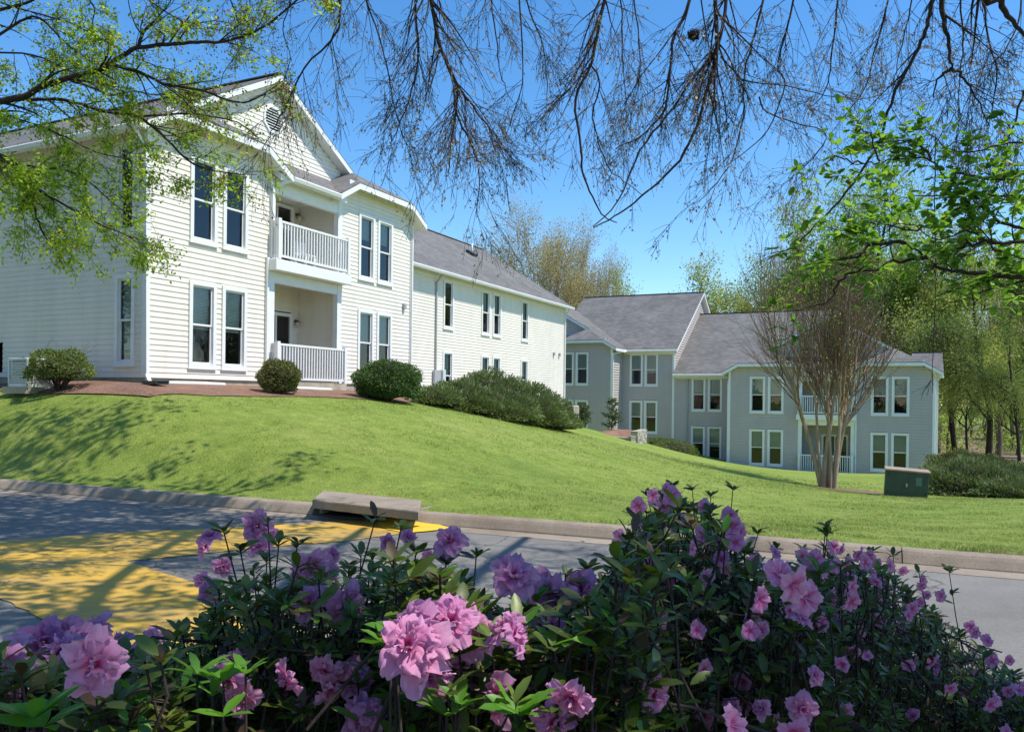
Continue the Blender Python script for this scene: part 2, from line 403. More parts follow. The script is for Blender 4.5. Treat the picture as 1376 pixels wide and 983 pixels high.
M['juniper'] = leaf_mat('juniper_needles', [(0.08, 0.12, 0.04), (0.14, 0.20, 0.06), (0.21, 0.28, 0.09), (0.26, 0.22, 0.15)], 0.15)
M['holly'] = leaf_mat('holly_leaf', [(0.03, 0.06, 0.015), (0.07, 0.11, 0.03), (0.14, 0.17, 0.07)], 0.15)
M['core'] = simple('shade_dark_core', (0.03, 0.028, 0.016), 0.95, 0.3, 10)  # near-black: shade within the foliage is put into the colour
M['aza_leaf'] = leaf_mat('azalea_leaf', [(0.055, 0.08, 0.010), (0.09, 0.135, 0.016), (0.13, 0.19, 0.026)], 0.22, 0.42, 0.5)
M['aza_new'] = leaf_mat('azalea_new_leaf', [(0.09, 0.24, 0.02), (0.15, 0.34, 0.035)], 0.4, 0.4, 0.5)
M['aza_red'] = leaf_mat('bronze_azalea_leaf', [(0.07, 0.045, 0.02), (0.11, 0.06, 0.035), (0.08, 0.11, 0.025)], 0.2, 0.45, 0.4)
M['stamen'] = simple('pale_stamen', (0.75, 0.45, 0.62), 0.5)

def petal_mat(name, edge, mid, throat):
    m, nt, p = new_mat(name)
    at = nt.nodes.new('ShaderNodeAttribute'); at.attribute_name = 'radial'
    n = noise(nt, 90, 4, 0.7, sc3=(1, 1, 1))
    c = ramp(nt, at.outputs['Fac'], [(0.0, throat), (0.22, throat), (0.45, mid), (1.0, edge)])
    oi = nt.nodes.new('ShaderNodeObjectInfo')
    c = mixc(nt, 1.0, c, ramp(nt, oi.outputs['Random'], [(0, (0.86, 0.80, 0.92)), (1, (1.08, 1.12, 1.04))]), 'MULTIPLY')
    c = mixc(nt, 1.0, c, ramp(nt, n, [(0.3, (0.9, 0.86, 0.92)), (0.7, (1.07, 1.1, 1.06))]), 'MULTIPLY')
    nt.links.new(c, p.inputs['Base Color']); p.inputs['Roughness'].default_value = 0.55; p.inputs['Specular IOR Level'].default_value = 0.25
    t = nt.nodes.new('ShaderNodeBsdfTranslucent'); nt.links.new(c, t.inputs['Color'])
    ms = nt.nodes.new('ShaderNodeMixShader'); ms.inputs[0].default_value = 0.42
    out = nt.nodes['Material Output']
    nt.links.new(p.outputs[0], ms.inputs[1]); nt.links.new(t.outputs[0], ms.inputs[2]); nt.links.new(ms.outputs[0], out.inputs['Surface'])
    return m
M['petal'] = petal_mat('lilac_pink_petal', (0.80, 0.42, 0.63), (0.78, 0.27, 0.50), (0.68, 0.09, 0.30))
M['petal_hot'] = petal_mat('hot_pink_petal', (0.80, 0.30, 0.50), (0.80, 0.16, 0.42), (0.72, 0.22, 0.22))

# ------------------------------------------------------------------ terrain
KD = Vector((math.cos(R(-22.4)), math.sin(R(-22.4)), 0))     # along the kerb
KN = Vector((-KD.y, KD.x, 0))                                # away from the camera
K0 = Vector((0, 10.39, 0))
ROADZ = -1.75
E = Vector((math.cos(R(-26)), math.sin(R(-26)), 0))          # the buildings' cross axis
D1 = Vector((math.cos(R(64)), math.sin(R(64)), 0))           # and their long axis
A = Vector((-8.30, 18.0, 0))                                 # near corner of the cream building
G0 = Vector((12.77, 46.81, 0))                               # front corner of the grey one
def cream_xy(t, k): p = A + D1*t - E*k; return (p.x, p.y)
def grey_xy(t, k): p = G0 + E*t + D1*k; return (p.x, p.y)

ctrl = []
for s in (-40, -25, -15, -10, -6, -3, 0, 3, 6, 10, 16, 25, 40):
    p = K0 + KD*s; ctrl.append((p.x, p.y, ROADZ+0.145))
def cp(u, v, d): p = P(u, v, d); ctrl.append(tuple(p))
for t, k, z in ((0,0,.17),(3,0,.17),(5.5,0,.15),(8.5,0,.08),(11,0,-.02),(0,4,.18),(0,9,.17),(0,16,.1),(15,2,-.25),(19,2,-.6),(24,2,-1.05),(30,2,-1.6),(30,8,-1.8),(15,12,-.5),(8,12,0)):
    x, y = cream_xy(t, k); ctrl.append((x, y, z))
for t, k, z in ((0,0,-3.75),(4,0,-4.05),(7,0,-4.25),(10.6,0,-4.35),(-3.8,2,-3.2),(-7,0,-2.5),(-10,0,-2.2),(14,0,-4.5),(12,14,-4.9),(-5,14,-3.4)):
    x, y = grey_xy(t, k); ctrl.append((x, y, z))
for a in ((0,524,18.5),(60,528,17.2),(120,530,16.4),(200,533,16.0),(280,533,16.9),(360,533,18.2),(430,534,19.6),(480,536,20.8),(560,543,22.5),(640,556,24.5),(700,568,26.5),(765,581,29),
          (830,592,34),(900,606,38),(980,622,40),(1115,656,26),(1218,668,24),(1060,640,30),(1376,672,21),
          (100,575,15.3),(400,600,14),(688,640,15.0),(900,670,15),(1100,700,13.5),(1300,700,13),(1300,640,38),(1376,625,55),(1300,615,70)): cp(*a)
ctrl += [(-40, 40, .3), (-40, 80, -1), (60, 60, -5), (80, 30, -4.5), (30, 100, -5.5), (-10, 90, -2), (60, 120, -6), (0, 140, -4), (-60, 20, 0.2)]
C = np.array(ctrl)
def tps_fit(C, lam=0.02):
    n = len(C); d = np.hypot(C[:, None, 0]-C[None, :, 0], C[:, None, 1]-C[None, :, 1])
    K = np.where(d > 0, d*d*np.log(d+1e-9), 0) + lam*np.eye(n)*8
    Pm = np.c_[np.ones(n), C[:, :2]]
    L = np.block([[K, Pm], [Pm.T, np.zeros((3, 3))]])
    return np.linalg.solve(L, np.r_[C[:, 2], 0, 0, 0])
TW = tps_fit(C)
def ground_arr(x, y):
    x = np.asarray(x, float); y = np.asarray(y, float)
    sh = x.shape; x = x.ravel(); y = y.ravel()
    out = np.zeros(len(x))
    for i in range(0, len(x), 20000):
        X = x[i:i+20000]; Y = y[i:i+20000]
        d = np.hypot(X[:, None]-C[None, :, 0], Y[:, None]-C[None, :, 1])
        U = np.where(d > 0, d*d*np.log(d+1e-9), 0)
        out[i:i+20000] = U@TW[:len(C)] + TW[-3] + TW[-2]*X + TW[-1]*Y
    # blend to the kerb height close to the kerb and to a mild far plain
    wk = (x-K0.x)*KN.x + (y-K0.y)*KN.y
    a = np.clip(wk/1.2, 0, 1); a = a*a*(3-2*a)
    out = out*a + (ROADZ+0.138)*(1-a)
    sd = (x-K0.x)*KD.x + (y-K0.y)*KD.y
    r = np.maximum(np.abs(sd)-45, np.maximum(wk-110, 0)); b = np.clip(r/40, 0, 1)
    out = np.clip(out, -9, 3)*(1-b) + (-4.0)*b
    return out.reshape(sh)
def ground(x, y): return float(ground_arr([x], [y])[0])

def axis_pts(lo, hi, fine_lo, fine_hi, step, grow):
    a = list(np.arange(fine_lo, fine_hi+1e-6, step)); x = fine_hi; s = step
    while x < hi: s *= grow; x += s; a.append(x)
    x = fine_lo; s = step
    while x > lo: s *= grow; x -= s; a.insert(0, x)
    return np.array(a)
def sheet(name, sa, wa, zf, mat):
    S, W = np.meshgrid(sa, wa, indexing='ij')
    X = K0.x + KD.x*S + KN.x*W; Y = K0.y + KD.y*S + KN.y*W
    Z = zf(X, Y)
    V = np.stack([X, Y, Z], -1).reshape(-1, 3); n, m = S.shape
    i = np.arange(n-1)[:, None]*m + np.arange(m-1)[None, :]; i = i.ravel()
    Fc = np.stack([i, i+m, i+m+1, i+1], -1)
    return link(name, nmesh(name, V, Fc, mat, True))
lawn = sheet('lawn_ground', axis_pts(-420, 420, -34, 34, 0.4, 1.16), axis_pts(0.15, 460, 0.15, 48, 0.4, 1.16), ground_arr, M['turf'])
tag(lawn, kind='structure')
road = sheet('road', axis_pts(-420, 420, -20, 20, 2, 1.4), np.array([-8.2, -6, -4, -2, 0.06]), lambda x, y: np.full_like(x, ROADZ), M['asphalt'])
tag(road, kind='structure')
def bedz(x, y):
    return ROADZ + 0.06 + 0.05*np.sin(x*1.7)*np.cos(y*1.3)
bed = sheet('planting_bed', axis_pts(-420, 420, -16, 16, 0.5, 1.3), np.r_[np.linspace(-14, -6.9, 18)], bedz, M['litter'])
tag(bed, kind='structure')
far_side = sheet('near_ground', axis_pts(-420, 420, -16, 16, 4, 1.4), np.array([-430, -100, -40, -20, -13.9]), lambda x, y: np.full_like(x, ROADZ+0.03), M['turf'])
tag(far_side, kind='structure')

def kp(s, wv, z): return K0 + KD*s + KN*wv + Vector((0, 0, z))
# kerb with joints, broken by the storm drain
INL0, INL1 = None, None
def s_of(u, v, z):
    p = PG(u, v, z); return (p-K0).dot(KD), (p-K0).dot(KN)
INL0 = s_of(421, 692, ROADZ)[0]; INL1 = s_of(563, 700, ROADZ)[0]
def kerb_run(name, segs):
    mb = MB()
    prof = [(-0.10, ROADZ-0.06), (-0.085, ROADZ+0.02), (-0.03, ROADZ+0.10), (0.0, ROADZ+0.132), (0.045, ROADZ+0.148), (0.15, ROADZ+0.15), (0.17, ROADZ+0.135), (0.17, ROADZ-0.06)]
    for a, b in segs:
        vs = []; n = len(prof)
        for s in (a+0.006, b-0.006):
            dz = 0.006*math.sin(s*5.1)
            vs += [kp(s, wv + 0.004*math.sin(s*3), z + dz) for wv, z in prof]
        fs = [(i, i+n, (i+1) % n+n, (i+1) % n) for i in range(n)] + [tuple(range(n)), tuple(range(2*n-1, n-1, -1))]
        mb.add(vs, fs, 0)
    return mb.build(name, M['kerb'])
left = []; s = INL0 - 0.02
while s > -60: left.append((s-2.55, s)); s -= 2.55
right = []; s = INL1 + 0.02
while s < 60: right.append((s, s+3.0)); s += 3.0
tag(kerb_run('kerb', left+right), kind='structure')
g = MB()
for a, b in left[:12]+right[:12]:
    pass
gut = sheet('gutter_pan', np.linspace(-40, 40, 41), np.array([-0.42, -0.085]), lambda x, y: np.full_like(x, ROADZ+0.004), M['kerb'])
tag(gut, kind='structure')

def road_patch(name, pix, z, mat, label=None, lift=0.008):
    pts = [PG(u, v, ROADZ) for u, v in pix]
    rg_ = random.Random(6); out = []
    for a, b in zip(pts, pts[1:]+pts[:1]):
        k = max(1, int((b-a).length/.09)); out += [a+(b-a)*(i/k)+Vector((rg_.uniform(-.012, .012), rg_.uniform(-.012, .012), 0)) for i in range(k)]
    mb = MB(); mb.add([Vector((p.x, p.y, z+lift)) for p in out], [tuple(range(len(out)))])
    return mb.build(name, mat)
ypix = [(-150,735),(0,727),(78,721.5),(175,715),(273,711),(374,705),(440,701.5),(470,700),(520,703),(575,713),(537,717.5),(466,727),(400,732),(330,738),(265,745),(234,748),(171,754),
        (253,781),(312,803),(347,820),(420,860),(500,920),(560,985),(480,1060),(330,1060),(250,960),(160,885),(100,853),(62,834),(0,804),(-150,775)]
yp = road_patch('yellow_road_marking', ypix, ROADZ, M['yellow'])
tag(yp, kind='structure')

# storm drain inlet
inl = empty('storm_drain', kp((INL0+INL1)/2, 0, ROADZ), R(-22.4))
tag(inl, 'concrete storm drain with a heavy slab lid set in the kerb beside the yellow paint', 'storm drain')
L2 = (INL1-INL0)/2
INV = (Matrix.Translation(inl.location) @ Matrix.Rotation(R(-22.4), 4, 'Z')).inverted()
zt_ = ROADZ+0.275; mb = MB(); rj = random.Random(2); cs = [PG(419, 671, zt_), PG(562, 687, zt_), PG(566, 671.5, zt_), PG(434, 658.5, zt_)]; ring = []
for a_, b_ in zip(cs, cs[1:]+cs[:1]):
    k_ = max(2, int((b_-a_).length/.09)); ring += [a_+(b_-a_)*(i/k_)+Vector((rj.uniform(-.006, .006), rj.uniform(-.006, .006), 0)) for i in range(k_)]
cen_ = sum(ring, Vector())/len(ring); n_ = len(ring)
vs_ = [cen_+(p-cen_)*.985 for p in ring]+[p-Vector((0, 0, .014)) for p in ring]+[p-Vector((0, 0, .112+rj.uniform(0, .006))) for p in ring]
fs_ = [tuple(range(n_))]+[(i, i+n_, (i+1) % n_+n_, (i+1) % n_) for i in range(n_)]+[(i+n_, i+2*n_, (i+1) % n_+2*n_, (i+1) % n_+n_) for i in range(n_)]+[tuple(range(3*n_-1, 2*n_-1, -1))]
mb.add(vs_, fs_); sl_ = mb.build('slab_lid', M['kerb'], inl); sl_.matrix_parent_inverse = INV
for a_, b_ in ((-L2, -L2+0.06), (L2-0.06, L2)):
    mb = MB(); mb.box(a_, b_, 0.06, 0.55, -0.3, 0.158); mb.build('side_wall', M['kerb'], inl)
mb = MB(); mb.box(-L2+0.061, L2-0.061, 0.45, 0.6, -0.3, 0.158); mb.box(-L2+0.061, L2-0.061, -0.03, 0.449, -0.3, 0.012)
mb.build('dark_chamber', M['dark_metal'], inl)  # floor and back near-black: the drain's shade is put into the colour
mb = MB()                               # yellow painted apron sloping into the mouth
fan = [PG(u, v, ROADZ) for u, v in ((505,703),(520,698),(540,695),(562,697),(585,704),(606,711),(575,714.5),(545,717),(520,712),(508,707))]
ap = []
for i, p in enumerate(fan): ap.append(Vector((p.x, p.y, ROADZ + (0.045 if i in (2, 3) else 0.016))))
cen = sum(ap, Vector())/len(ap); cen.z = ROADZ+0.028
mb.add(ap+[cen], [(i, (i+1) % len(ap), len(ap)) for i in range(len(ap))], 0)
ao = mb.build('painted_apron', M['yellow2']); ao.parent = inl; ao.matrix_parent_inverse = (Matrix.Translation(inl.location) @ Matrix.Rotation(R(-22.4), 4, 'Z')).inverted()

def draped(name, poly, mat, lift=0.02, step=0.25, rag=0.12, seed=1):
    rng = np.random.default_rng(seed)
    # densify the boundary and make it ragged
    pts = []
    n = len(poly)
    for i in range(n):
        a = np.array(poly[i][:2]); b = np.array(poly[(i+1) % n][:2]); k = max(1, int(np.hypot(*(b-a))/step))
        for j in range(k): pts.append(a+(b-a)*j/k)
    pts = np.array(pts); c = pts.mean(0)
    d = pts-c; d /= np.maximum(np.hypot(d[:, 0], d[:, 1])[:, None], 1e-6)
    ph = np.linspace(0, 2*np.pi, len(pts), endpoint=False)
    off = sum(np.sin(ph*f+rng.uniform(0, 6))*a for f, a in ((7, .3), (13, .3), (29, .25), (47, .2)))
    pts = pts + d*(off*rag)[:, None]
    from mathutils import geometry
    # grid interior points, constrained triangulation
    lo = pts.min(0); hi = pts.max(0)
    gx, gy = np.meshgrid(np.arange(lo[0], hi[0], step*1.6), np.arange(lo[1], hi[1], step*1.6))
    gp = np.c_[gx.ravel(), gy.ravel()]
    x, y = gp[:, 0], gp[:, 1]; ins = np.zeros(len(gp), bool); j = len(pts)-1
    for i in range(len(pts)):
        xi, yi = pts[i]; xj, yj = pts[j]
        cnd = ((yi > y) != (yj > y)) & (x < (xj-xi)*(y-yi)/(yj-yi+1e-12)+xi); ins ^= cnd; j = i
    gp = gp[ins]
    allp = [Vector(p) for p in pts] + [Vector(p) for p in gp]
    r = geometry.delaunay_2d_cdt(allp, [], [list(range(len(pts)))], 1, 1e-5)
    vs = r[0]; fs = r[2]
    X = np.array([v[0] for v in vs]); Y = np.array([v[1] for v in vs]); Z = ground_arr(X, Y)+lift
    me = bpy.data.meshes.new(name); me.from_pydata(list(zip(X, Y, Z)), [], [tuple(f) for f in fs]); me.materials.append(mat)
    o = link(name, me); tag(o, kind='structure'); return o
BEDS = []
def bedpoly(name, poly, mat, **k): BEDS.append(np.array([p[:2] for p in poly])); return draped(name, poly, mat, **k)
def gp_(u, v, d): p = P(u, v, d); return (p.x, p.y)
bp = [cream_xy(-1.75, 22), gp_(-80,522,20), gp_(0,524,18.5), gp_(60,528,17.2), gp_(120,530,16.4), gp_(200,533,16.0), gp_(280,533,16.9), gp_(360,533,18.2), gp_(430,534,19.6), gp_(480,536,20.8), gp_(540,541,22), cream_xy(12, -1.6), cream_xy(13.5, -0.2),
      cream_xy(18, -0.1), cream_xy(30, 0.6), cream_xy(30, 2.3), cream_xy(11.2, 2.3), cream_xy(11.2, 0.2), cream_xy(0.2, 0.2), cream_xy(0.2, 22)]
bedpoly('mulch_bed', bp, M['mulch'], seed=3)
tb = P(1113, 656, 26)
bedpoly('tree_mulch_ring', [(tb.x+0.55+1.35*math.cos(a), tb.y-0.3+0.9*math.sin(a)) for a in np.linspace(0, 2*np.pi, 24, endpoint=False)], M['straw'], rag=0.15, seed=5)

# ------------------------------------------------------------------ buildings
EXP = 0.127
LAP = 0.016
def wall_rows(mb, p0, p1, z0, z1, holes=(), ext=None, mi=0):
    """lapped siding from p0 to p1 (seen left to right from outside); holes = (a0,a1,z0,z1) along the wall"""
    p0 = Vector((p0[0], p0[1], 0)); p1 = Vector((p1[0], p1[1], 0)); d = p1-p0; L = d.length; d.normalize()
    nrm = Vector((d.y, -d.x, 0)); z = z0
    vs = []; fs = []
    while z < z1-0.01:
        zt = min(z+EXP, z1); zm = (z+zt)/2
        iv = [(0.0, L)] if ext is None else [ext(zm)]
        for (a0, a1, h0, h1) in holes:
            if h0 < zm < h1:
                nv = []
                for a, b in iv:
                    if a1 <= a or a0 >= b: nv.append((a, b)); continue
                    if a0 > a: nv.append((a, a0))
                    if a1 < b: nv.append((a1, b))
                iv = nv
        for a, b in iv:
            if b-a < 0.02: continue
            i = len(vs)
            q = [p0+d*a, p0+d*b]
            for pt in q: vs.append(pt + Vector((0, 0, z)))
            for pt in q: vs.append(pt + nrm*LAP + Vector((0, 0, z)))
            for pt in q: vs.append(pt + nrm*(LAP-0.002) + Vector((0, 0, z+0.03)))
            for pt in q: vs.append(pt + nrm*0.001 + Vector((0, 0, zt+0.001)))
            fs += [(i, i+1, i+3, i+2), (i+2, i+3, i+5, i+4), (i+4, i+5, i+7, i+6)]
        z = zt
    mb.add(vs, fs, mi)

_wc = {}
def window_tree(bld, x, y, z, ang, w=0.84, h=2.1, blind=0.5, sheer=False, name='window', label=None):
    key = (round(w, 3), round(h, 3), round(blind, 2), sheer)
    if key not in _wc:
        tr = 0.10; mb = MB()
        o = 0.05
        mb.box(-w/2, w/2, -o, 0.03, h-tr, h); mb.box(-w/2, w/2, -o, 0.03, 0, tr)
        mb.box(-w/2, -w/2+tr, -o, 0.03, tr, h-tr); mb.box(w/2-tr, w/2, -o, 0.03, tr, h-tr)
        mb.box(-w/2-0.02, w/2+0.02, -o-0.014, 0.0, -0.03, -0.001)
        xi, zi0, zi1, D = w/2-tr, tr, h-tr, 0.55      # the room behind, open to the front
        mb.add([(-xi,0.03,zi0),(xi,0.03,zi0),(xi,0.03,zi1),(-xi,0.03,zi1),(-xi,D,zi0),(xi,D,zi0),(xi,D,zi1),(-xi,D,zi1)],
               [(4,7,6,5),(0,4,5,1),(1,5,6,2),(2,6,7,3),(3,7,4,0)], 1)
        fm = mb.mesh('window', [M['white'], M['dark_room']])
        mb = MB(); sw = 0.035; zm = tr+(h-2*tr)*0.5
        for (a, b, yy) in ((zi0, zm+0.02, 0.045), (zm-0.02, zi1, 0.02)):
            mb.box(-xi, xi, yy-0.015, yy+0.015, a, a+0.045); mb.box(-xi, xi, yy-0.015, yy+0.015, b-0.045, b)
            mb.box(-xi, -xi+sw, yy-0.015, yy+0.015, a+0.045, b-0.045); mb.box(xi-sw, xi, yy-0.015, yy+0.015, a+0.045, b-0.045)
        sm = mb.mesh('sash', M['white'])
        mb = MB(); x_ = xi-sw
        mb.add([(-x_,0.05,zi0+.045),(x_,0.05,zi0+.045),(x_,0.05,zm-.025),(-x_,0.05,zm-.025)], [(0,1,2,3)])
        mb.add([(-x_,0.025,zm+.025),(x_,0.025,zm+.025),(x_,0.025,zi1-.045),(-x_,0.025,zi1-.045)], [(0,1,2,3)])
        pm = mb.mesh('pane', M['glass'])
        mb = MB(); zb = zi1-(zi1-zi0)*blind; k = 0; zz = zi1-0.01
        while zz > zb:
            mb.box(-xi+.012, xi-.012, 0.115, 0.118, zz-0.034, zz-0.004); zz -= 0.036
        if sheer: mb.box(-xi+.01, -xi+.18, 0.16, 0.17, zi0+0.01, zi1-0.01)
        bm_ = mb.mesh('blind', M['blind'])
        _wc[key] = (fm, sm, pm, bm_)
    fm, sm, pm, bm_ = _wc[key]
    o = link(name, fm, bld); o.location = (x, y, z); o.rotation_euler = (0, 0, ang)
    link('sash', sm, o); link('pane', pm, o)
    if blind > 0: link('blind', bm_, o)
    if label: o['label'] = label
    return o

def railing_mesh(x0, x1, z0, hgt=1.05, y0=-0.25, back=0.25, n=None):
    mb = MB(); n = n or int((x1-x0)/0.115)
    mb.box(x0, x1, y0, y0+0.06, z0+hgt-0.06, z0+hgt); mb.box(x0, x1, y0+0.01, y0+0.05, z0+0.07, z0+0.13)
    for i in range(1, n):
        x = x0+(x1-x0)*i/n; mb.box(x-0.019, x+0.019, y0+0.012, y0+0.048, z0+0.13, z0+hgt-0.06)
    for x in (x0, x1): mb.box(x-0.055, x+0.055, y0-0.025, y0+0.085, z0, z0+hgt+0.05)
    for x in (x0, x1):
        mb.box(x-0.02, x+0.02, y0+0.085, back, z0+hgt-0.06, z0+hgt); mb.box(x-0.018, x+0.018, y0+0.085, back, z0+0.07, z0+0.13)
        k = 3
        for j in range(1, k): yy = y0+0.085+(back-y0-0.085)*j/k; mb.box(x-0.015, x+0.015, yy-0.018, yy+0.018, z0+0.13, z0+hgt-0.06)
    return mb

def roof_poly(ms, mf, poly, zf, flip=None):
    """shingle slab with a white soffit and fascia slab right under it"""
    pts = [Vector((x, y, zf(x, y))) for x, y in poly]
    ms.prism([p for p in pts], (0, 0, -0.035))
    mf.prism([p - Vector((0, 0, 0.036)) for p in pts], (0, 0, -0.17))

def pipe(bld, path, w=0.075, mat=None, name='downspout', elbow=None):
    mb = MB()
    for a, b in zip(path[:-1], path[1:]):
        a = Vector(a); b = Vector(b); d = (b-a).normalized()*0.02
        mb.bar(a-d, b+d, w, w, up=(0, 1, 0) if abs((b-a).normalized().z) > .9 else (0, 0, 1))
    return mb.build(name, mat or M['white'], bld)

def gutter(bld, p, q):
    p = Vector(p); q = Vector(q); d = (q-p).normalized(); out = Vector((d.y, -d.x, 0))
    prof = [(0, 0), (0.11, 0.0), (0.13, -0.03), (0.10, -0.12), (0.0, -0.12)]
    vs = [a + out*o_ + Vector((0, 0, h)) for a in (p, q) for o_, h in prof]; n = len(prof)
    mb = MB(); mb.add(vs, [(i, (i+1) % n, (i+1) % n+n, i+n) for i in range(n)] + [tuple(range(n-1, -1, -1)), tuple(range(n, 2*n))])
    return mb.build('gutter', M['white'], bld)

def module(bld, ox, oz, W, b, H, s, D, sid, wins, balcony=True, ws=0.84, right_side=2.05):
    """the two-storey front with two bays under clipped gables, a recessed balcony bay and a big gable behind"""
    sh = MB(); fa = MB(); wl = MB(); tr = MB(); fo = MB()
    X = lambda x: ox+x
    o = 0.4; c = 0.5; bc = b/2; zE = oz+H
    zc = zE + s*(c+o); apx = -o + (bc-c)
    gy = apx+0.26; ry = gy-0.34
    zp = zE + s*(W/2+o)
    zl = lambda x, y: zE + s*(x-ox+o)
    zr = lambda x, y: zE + s*(ox+W+o-x)
    # main slopes joined with the outer slopes of the bays
    xh = bc - (apx-ry)
    roof_poly(sh, fa, [(X(-o), -o), (X(c), -o), (X(xh), ry), (X(W/2), ry), (X(W/2), D), (X(-o), D)], zl)
    roof_poly(sh, fa, [(X(W+o), -o), (X(W+o), D), (X(W/2), D), (X(W/2), ry), (X(W-xh), ry), (X(W-c), -o)], zr)
    # inner slopes and hips of the two bays
    zi1 = lambda x, y: zE + s*(ox+b+o-x)
    roof_poly(sh, fa, [(X(b-c), -o), (X(b+o), -o), (X(b+o), gy), (X(bc), gy), (X(bc), apx)], zi1)
    zi2 = lambda x, y: zE + s*(x-ox-(W-b-o))
    roof_poly(sh, fa, [(X(W-b+c), -o), (X(W-bc), apx), (X(W-bc), gy), (X(W-b-o), gy), (X(W-b-o), -o)], zi2)
    zh = lambda x, y: zc + s*(y+o)
    roof_poly(sh, fa, [(X(c), -o), (X(b-c), -o), (X(bc), apx)], zh)
    roof_poly(sh, fa, [(X(W-b+c), -o), (X(W-c), -o), (X(W-bc), apx)], zh)
    # porch roof between the bays
    roof_poly(sh, fa, [(X(b+.02), -0.3), (X(W-b-.02), -0.3), (X(W-b-.02), 0.05), (X(W-b+1.2), gy+0.05), (X(b-1.2), gy+0.05), (X(b+.02), 0.05)], lambda x, y: zE-0.012 + s*(y+0.3))
    # walls
    zt = zc - 0.02
    def ext_front(zm):
        i = max(0.0, (zm + 0.19 - zE)/s - o)
        return (min(i, b/2), max(b-i, b/2))
    def holes(x0, y_wall, side):
        r = []
        for (wx, wz, *_r) in side: r.append((wx-x0-ws/2+.04, wx-x0+ws/2-.04, oz+wz+.04, oz+wz+2.1-.04))
        return r
    w1 = [q for q in wins if q[0] < b]; w2 = [q for q in wins if q[0] > W-b]
    wall_rows(wl, (X(0), 0), (X(b), 0), oz, zt+0.12, holes(0, 0, w1), ext_front)
    wall_rows(wl, (X(W-b), 0), (X(W), 0), oz, zt+0.12, holes(W-b, 0, w2), ext_front)
    wall_rows(wl, (X(0), D-0.4), (X(0), 0), oz, zE+0.03, [(D-0.4-k_-0.29, D-0.4-k_+0.29, oz+z_+.04, oz+z_+2.06) for k_, z_ in LEFTW] + ([(D-0.4-9.5, D-0.4-5.2, oz+0.18, oz+0.92)] if LEFTW else []))
    wall_rows(wl, (X(W), 0), (X(W), D-0.4), oz, zE+0.03)
    wall_rows(wl, (X(W), D-0.4), (X(0), D-0.4), oz, zE+0.03)
    # recess
    R1, R2 = 1.55, 1.6
    for za, zb in ((oz, oz+2.98), (oz+3.28, zE-0.02)):
        dr = (X(b)+0.25, X(b)+1.75)
        dz = 0.1 if za == oz else 0.02
        wall_rows(wl, (X(b), R1), (X(W-b), R1), za, zb, [(W-2*b-1.69, W-2*b-0.33, za-0.1, za+2.1)])
        wall_rows(wl, (X(b), 0), (X(b), R1), za, zb)
        wall_rows(wl, (X(W-b), R1), (X(W-b), 0), za, zb)
    # gable wall
    def ext_g(zm):
        hw = max(0.0, (zp-0.2-zm)/s); return (W/2-hw, W/2+hw)
    wall_rows(wl, (X(0), gy), (X(W), gy), zE+0.5, zp-0.25, [(W/2-0.3, W/2+0.3, zp-1.62, zp-0.98)], ext_g)
    # rear gable
    def ext_r(zm):
        hw = max(0.0, (zp-0.2-zm)/s); return (W/2-hw, W/2+hw)
    wall_rows(wl, (X(W), D-0.4), (X(0), D-0.4), zE+0.03, zp-0.25, (), ext_r)
    wl.build('siding_wall', sid, bld)
    rf = sh.build('roof', M['shingle'], bld); fa.build('soffit_and_fascia', M['white'], rf)
    # ridge cap
    rc = MB(); rc.bar((X(W/2), ry, zp+0.012), (X(W/2), D, zp+0.012), 0.22, 0.03); rc.build('ridge_cap', M['shingle'], rf)
    # foundation
    fo.box(X(0.02), X(W-0.02), 0.03, D-0.43, oz-1.6, oz+0.01); fo.build('foundation', M['concrete'], bld)
    # trim boards
    for x in (0, W):
        sx = -0.045 if x == 0 else 0.045
        tr.box(min(X(x)+sx, X(x)-sx*1.6), max(X(x)+sx, X(x)-sx*1.6), -0.045, 0.075, oz, zE+0.05)
    for x, a in ((b, 1), (W-b, -1)):
        tr.box(X(x)-0.10, X(x)+0.10, -0.05, 0.12, oz, oz+2.98); tr.box(X(x)-0.10, X(x)+0.10, -0.05, 0.12, oz+3.28, zE-0.1)
    # beams over the two openings
    tr.box(X(b)+0.1, X(W-b)-0.1, -0.035, 0.12, zE-0.52, zE-0.12); tr.box(X(b)+0.1, X(W-b)-0.1, -0.035, 0.12, oz+2.68, oz+2.975)
    # frieze boards under the front soffit of each bay
    for x0, x1 in ((0.45, b-0.45), (W-b+0.45, W-0.45)): tr.box(X(x0), X(x1), -0.05, 0.0, zt-0.10, zt+0.14)
    tr.build('trim_board', M['white'], bld)
    # recess ceiling and slabs
    mb = MB(); mb.box(X(b)+0.002, X(W-b)-0.002, 0.13, R1, zE-0.16, zE-0.1); mb.build('porch_ceiling', M['white'], bld)
    mb = MB()
    mb.box(X(b)+0.002, X(W-b)-0.002, -0.02, R1, oz+2.982, oz+3.275); mb.box(X(b)-0.18, X(W-b)+0.18, -0.36, -0.021, oz+2.98, oz+3.28, bev=0.01)
    bal = mb.build('balcony_floor', M['white'], bld)
    rm = railing_mesh(X(b)-0.05, X(W-b)+0.05, oz+3.281, y0=-0.34, back=-0.03); rm.build('railing', M['white'], bal)
    mb = MB(); mb.box(X(b)-0.05, X(W-b)+0.05, -0.32, R1, oz-1.0, oz-0.02); pa = mb.build('patio_slab', M['concrete'], bld)
    rm = railing_mesh(X(b)-0.0, X(W-b)-0.0, oz-0.019, y0=-0.30, back=-0.03); rm.build('railing', M['white'], pa)
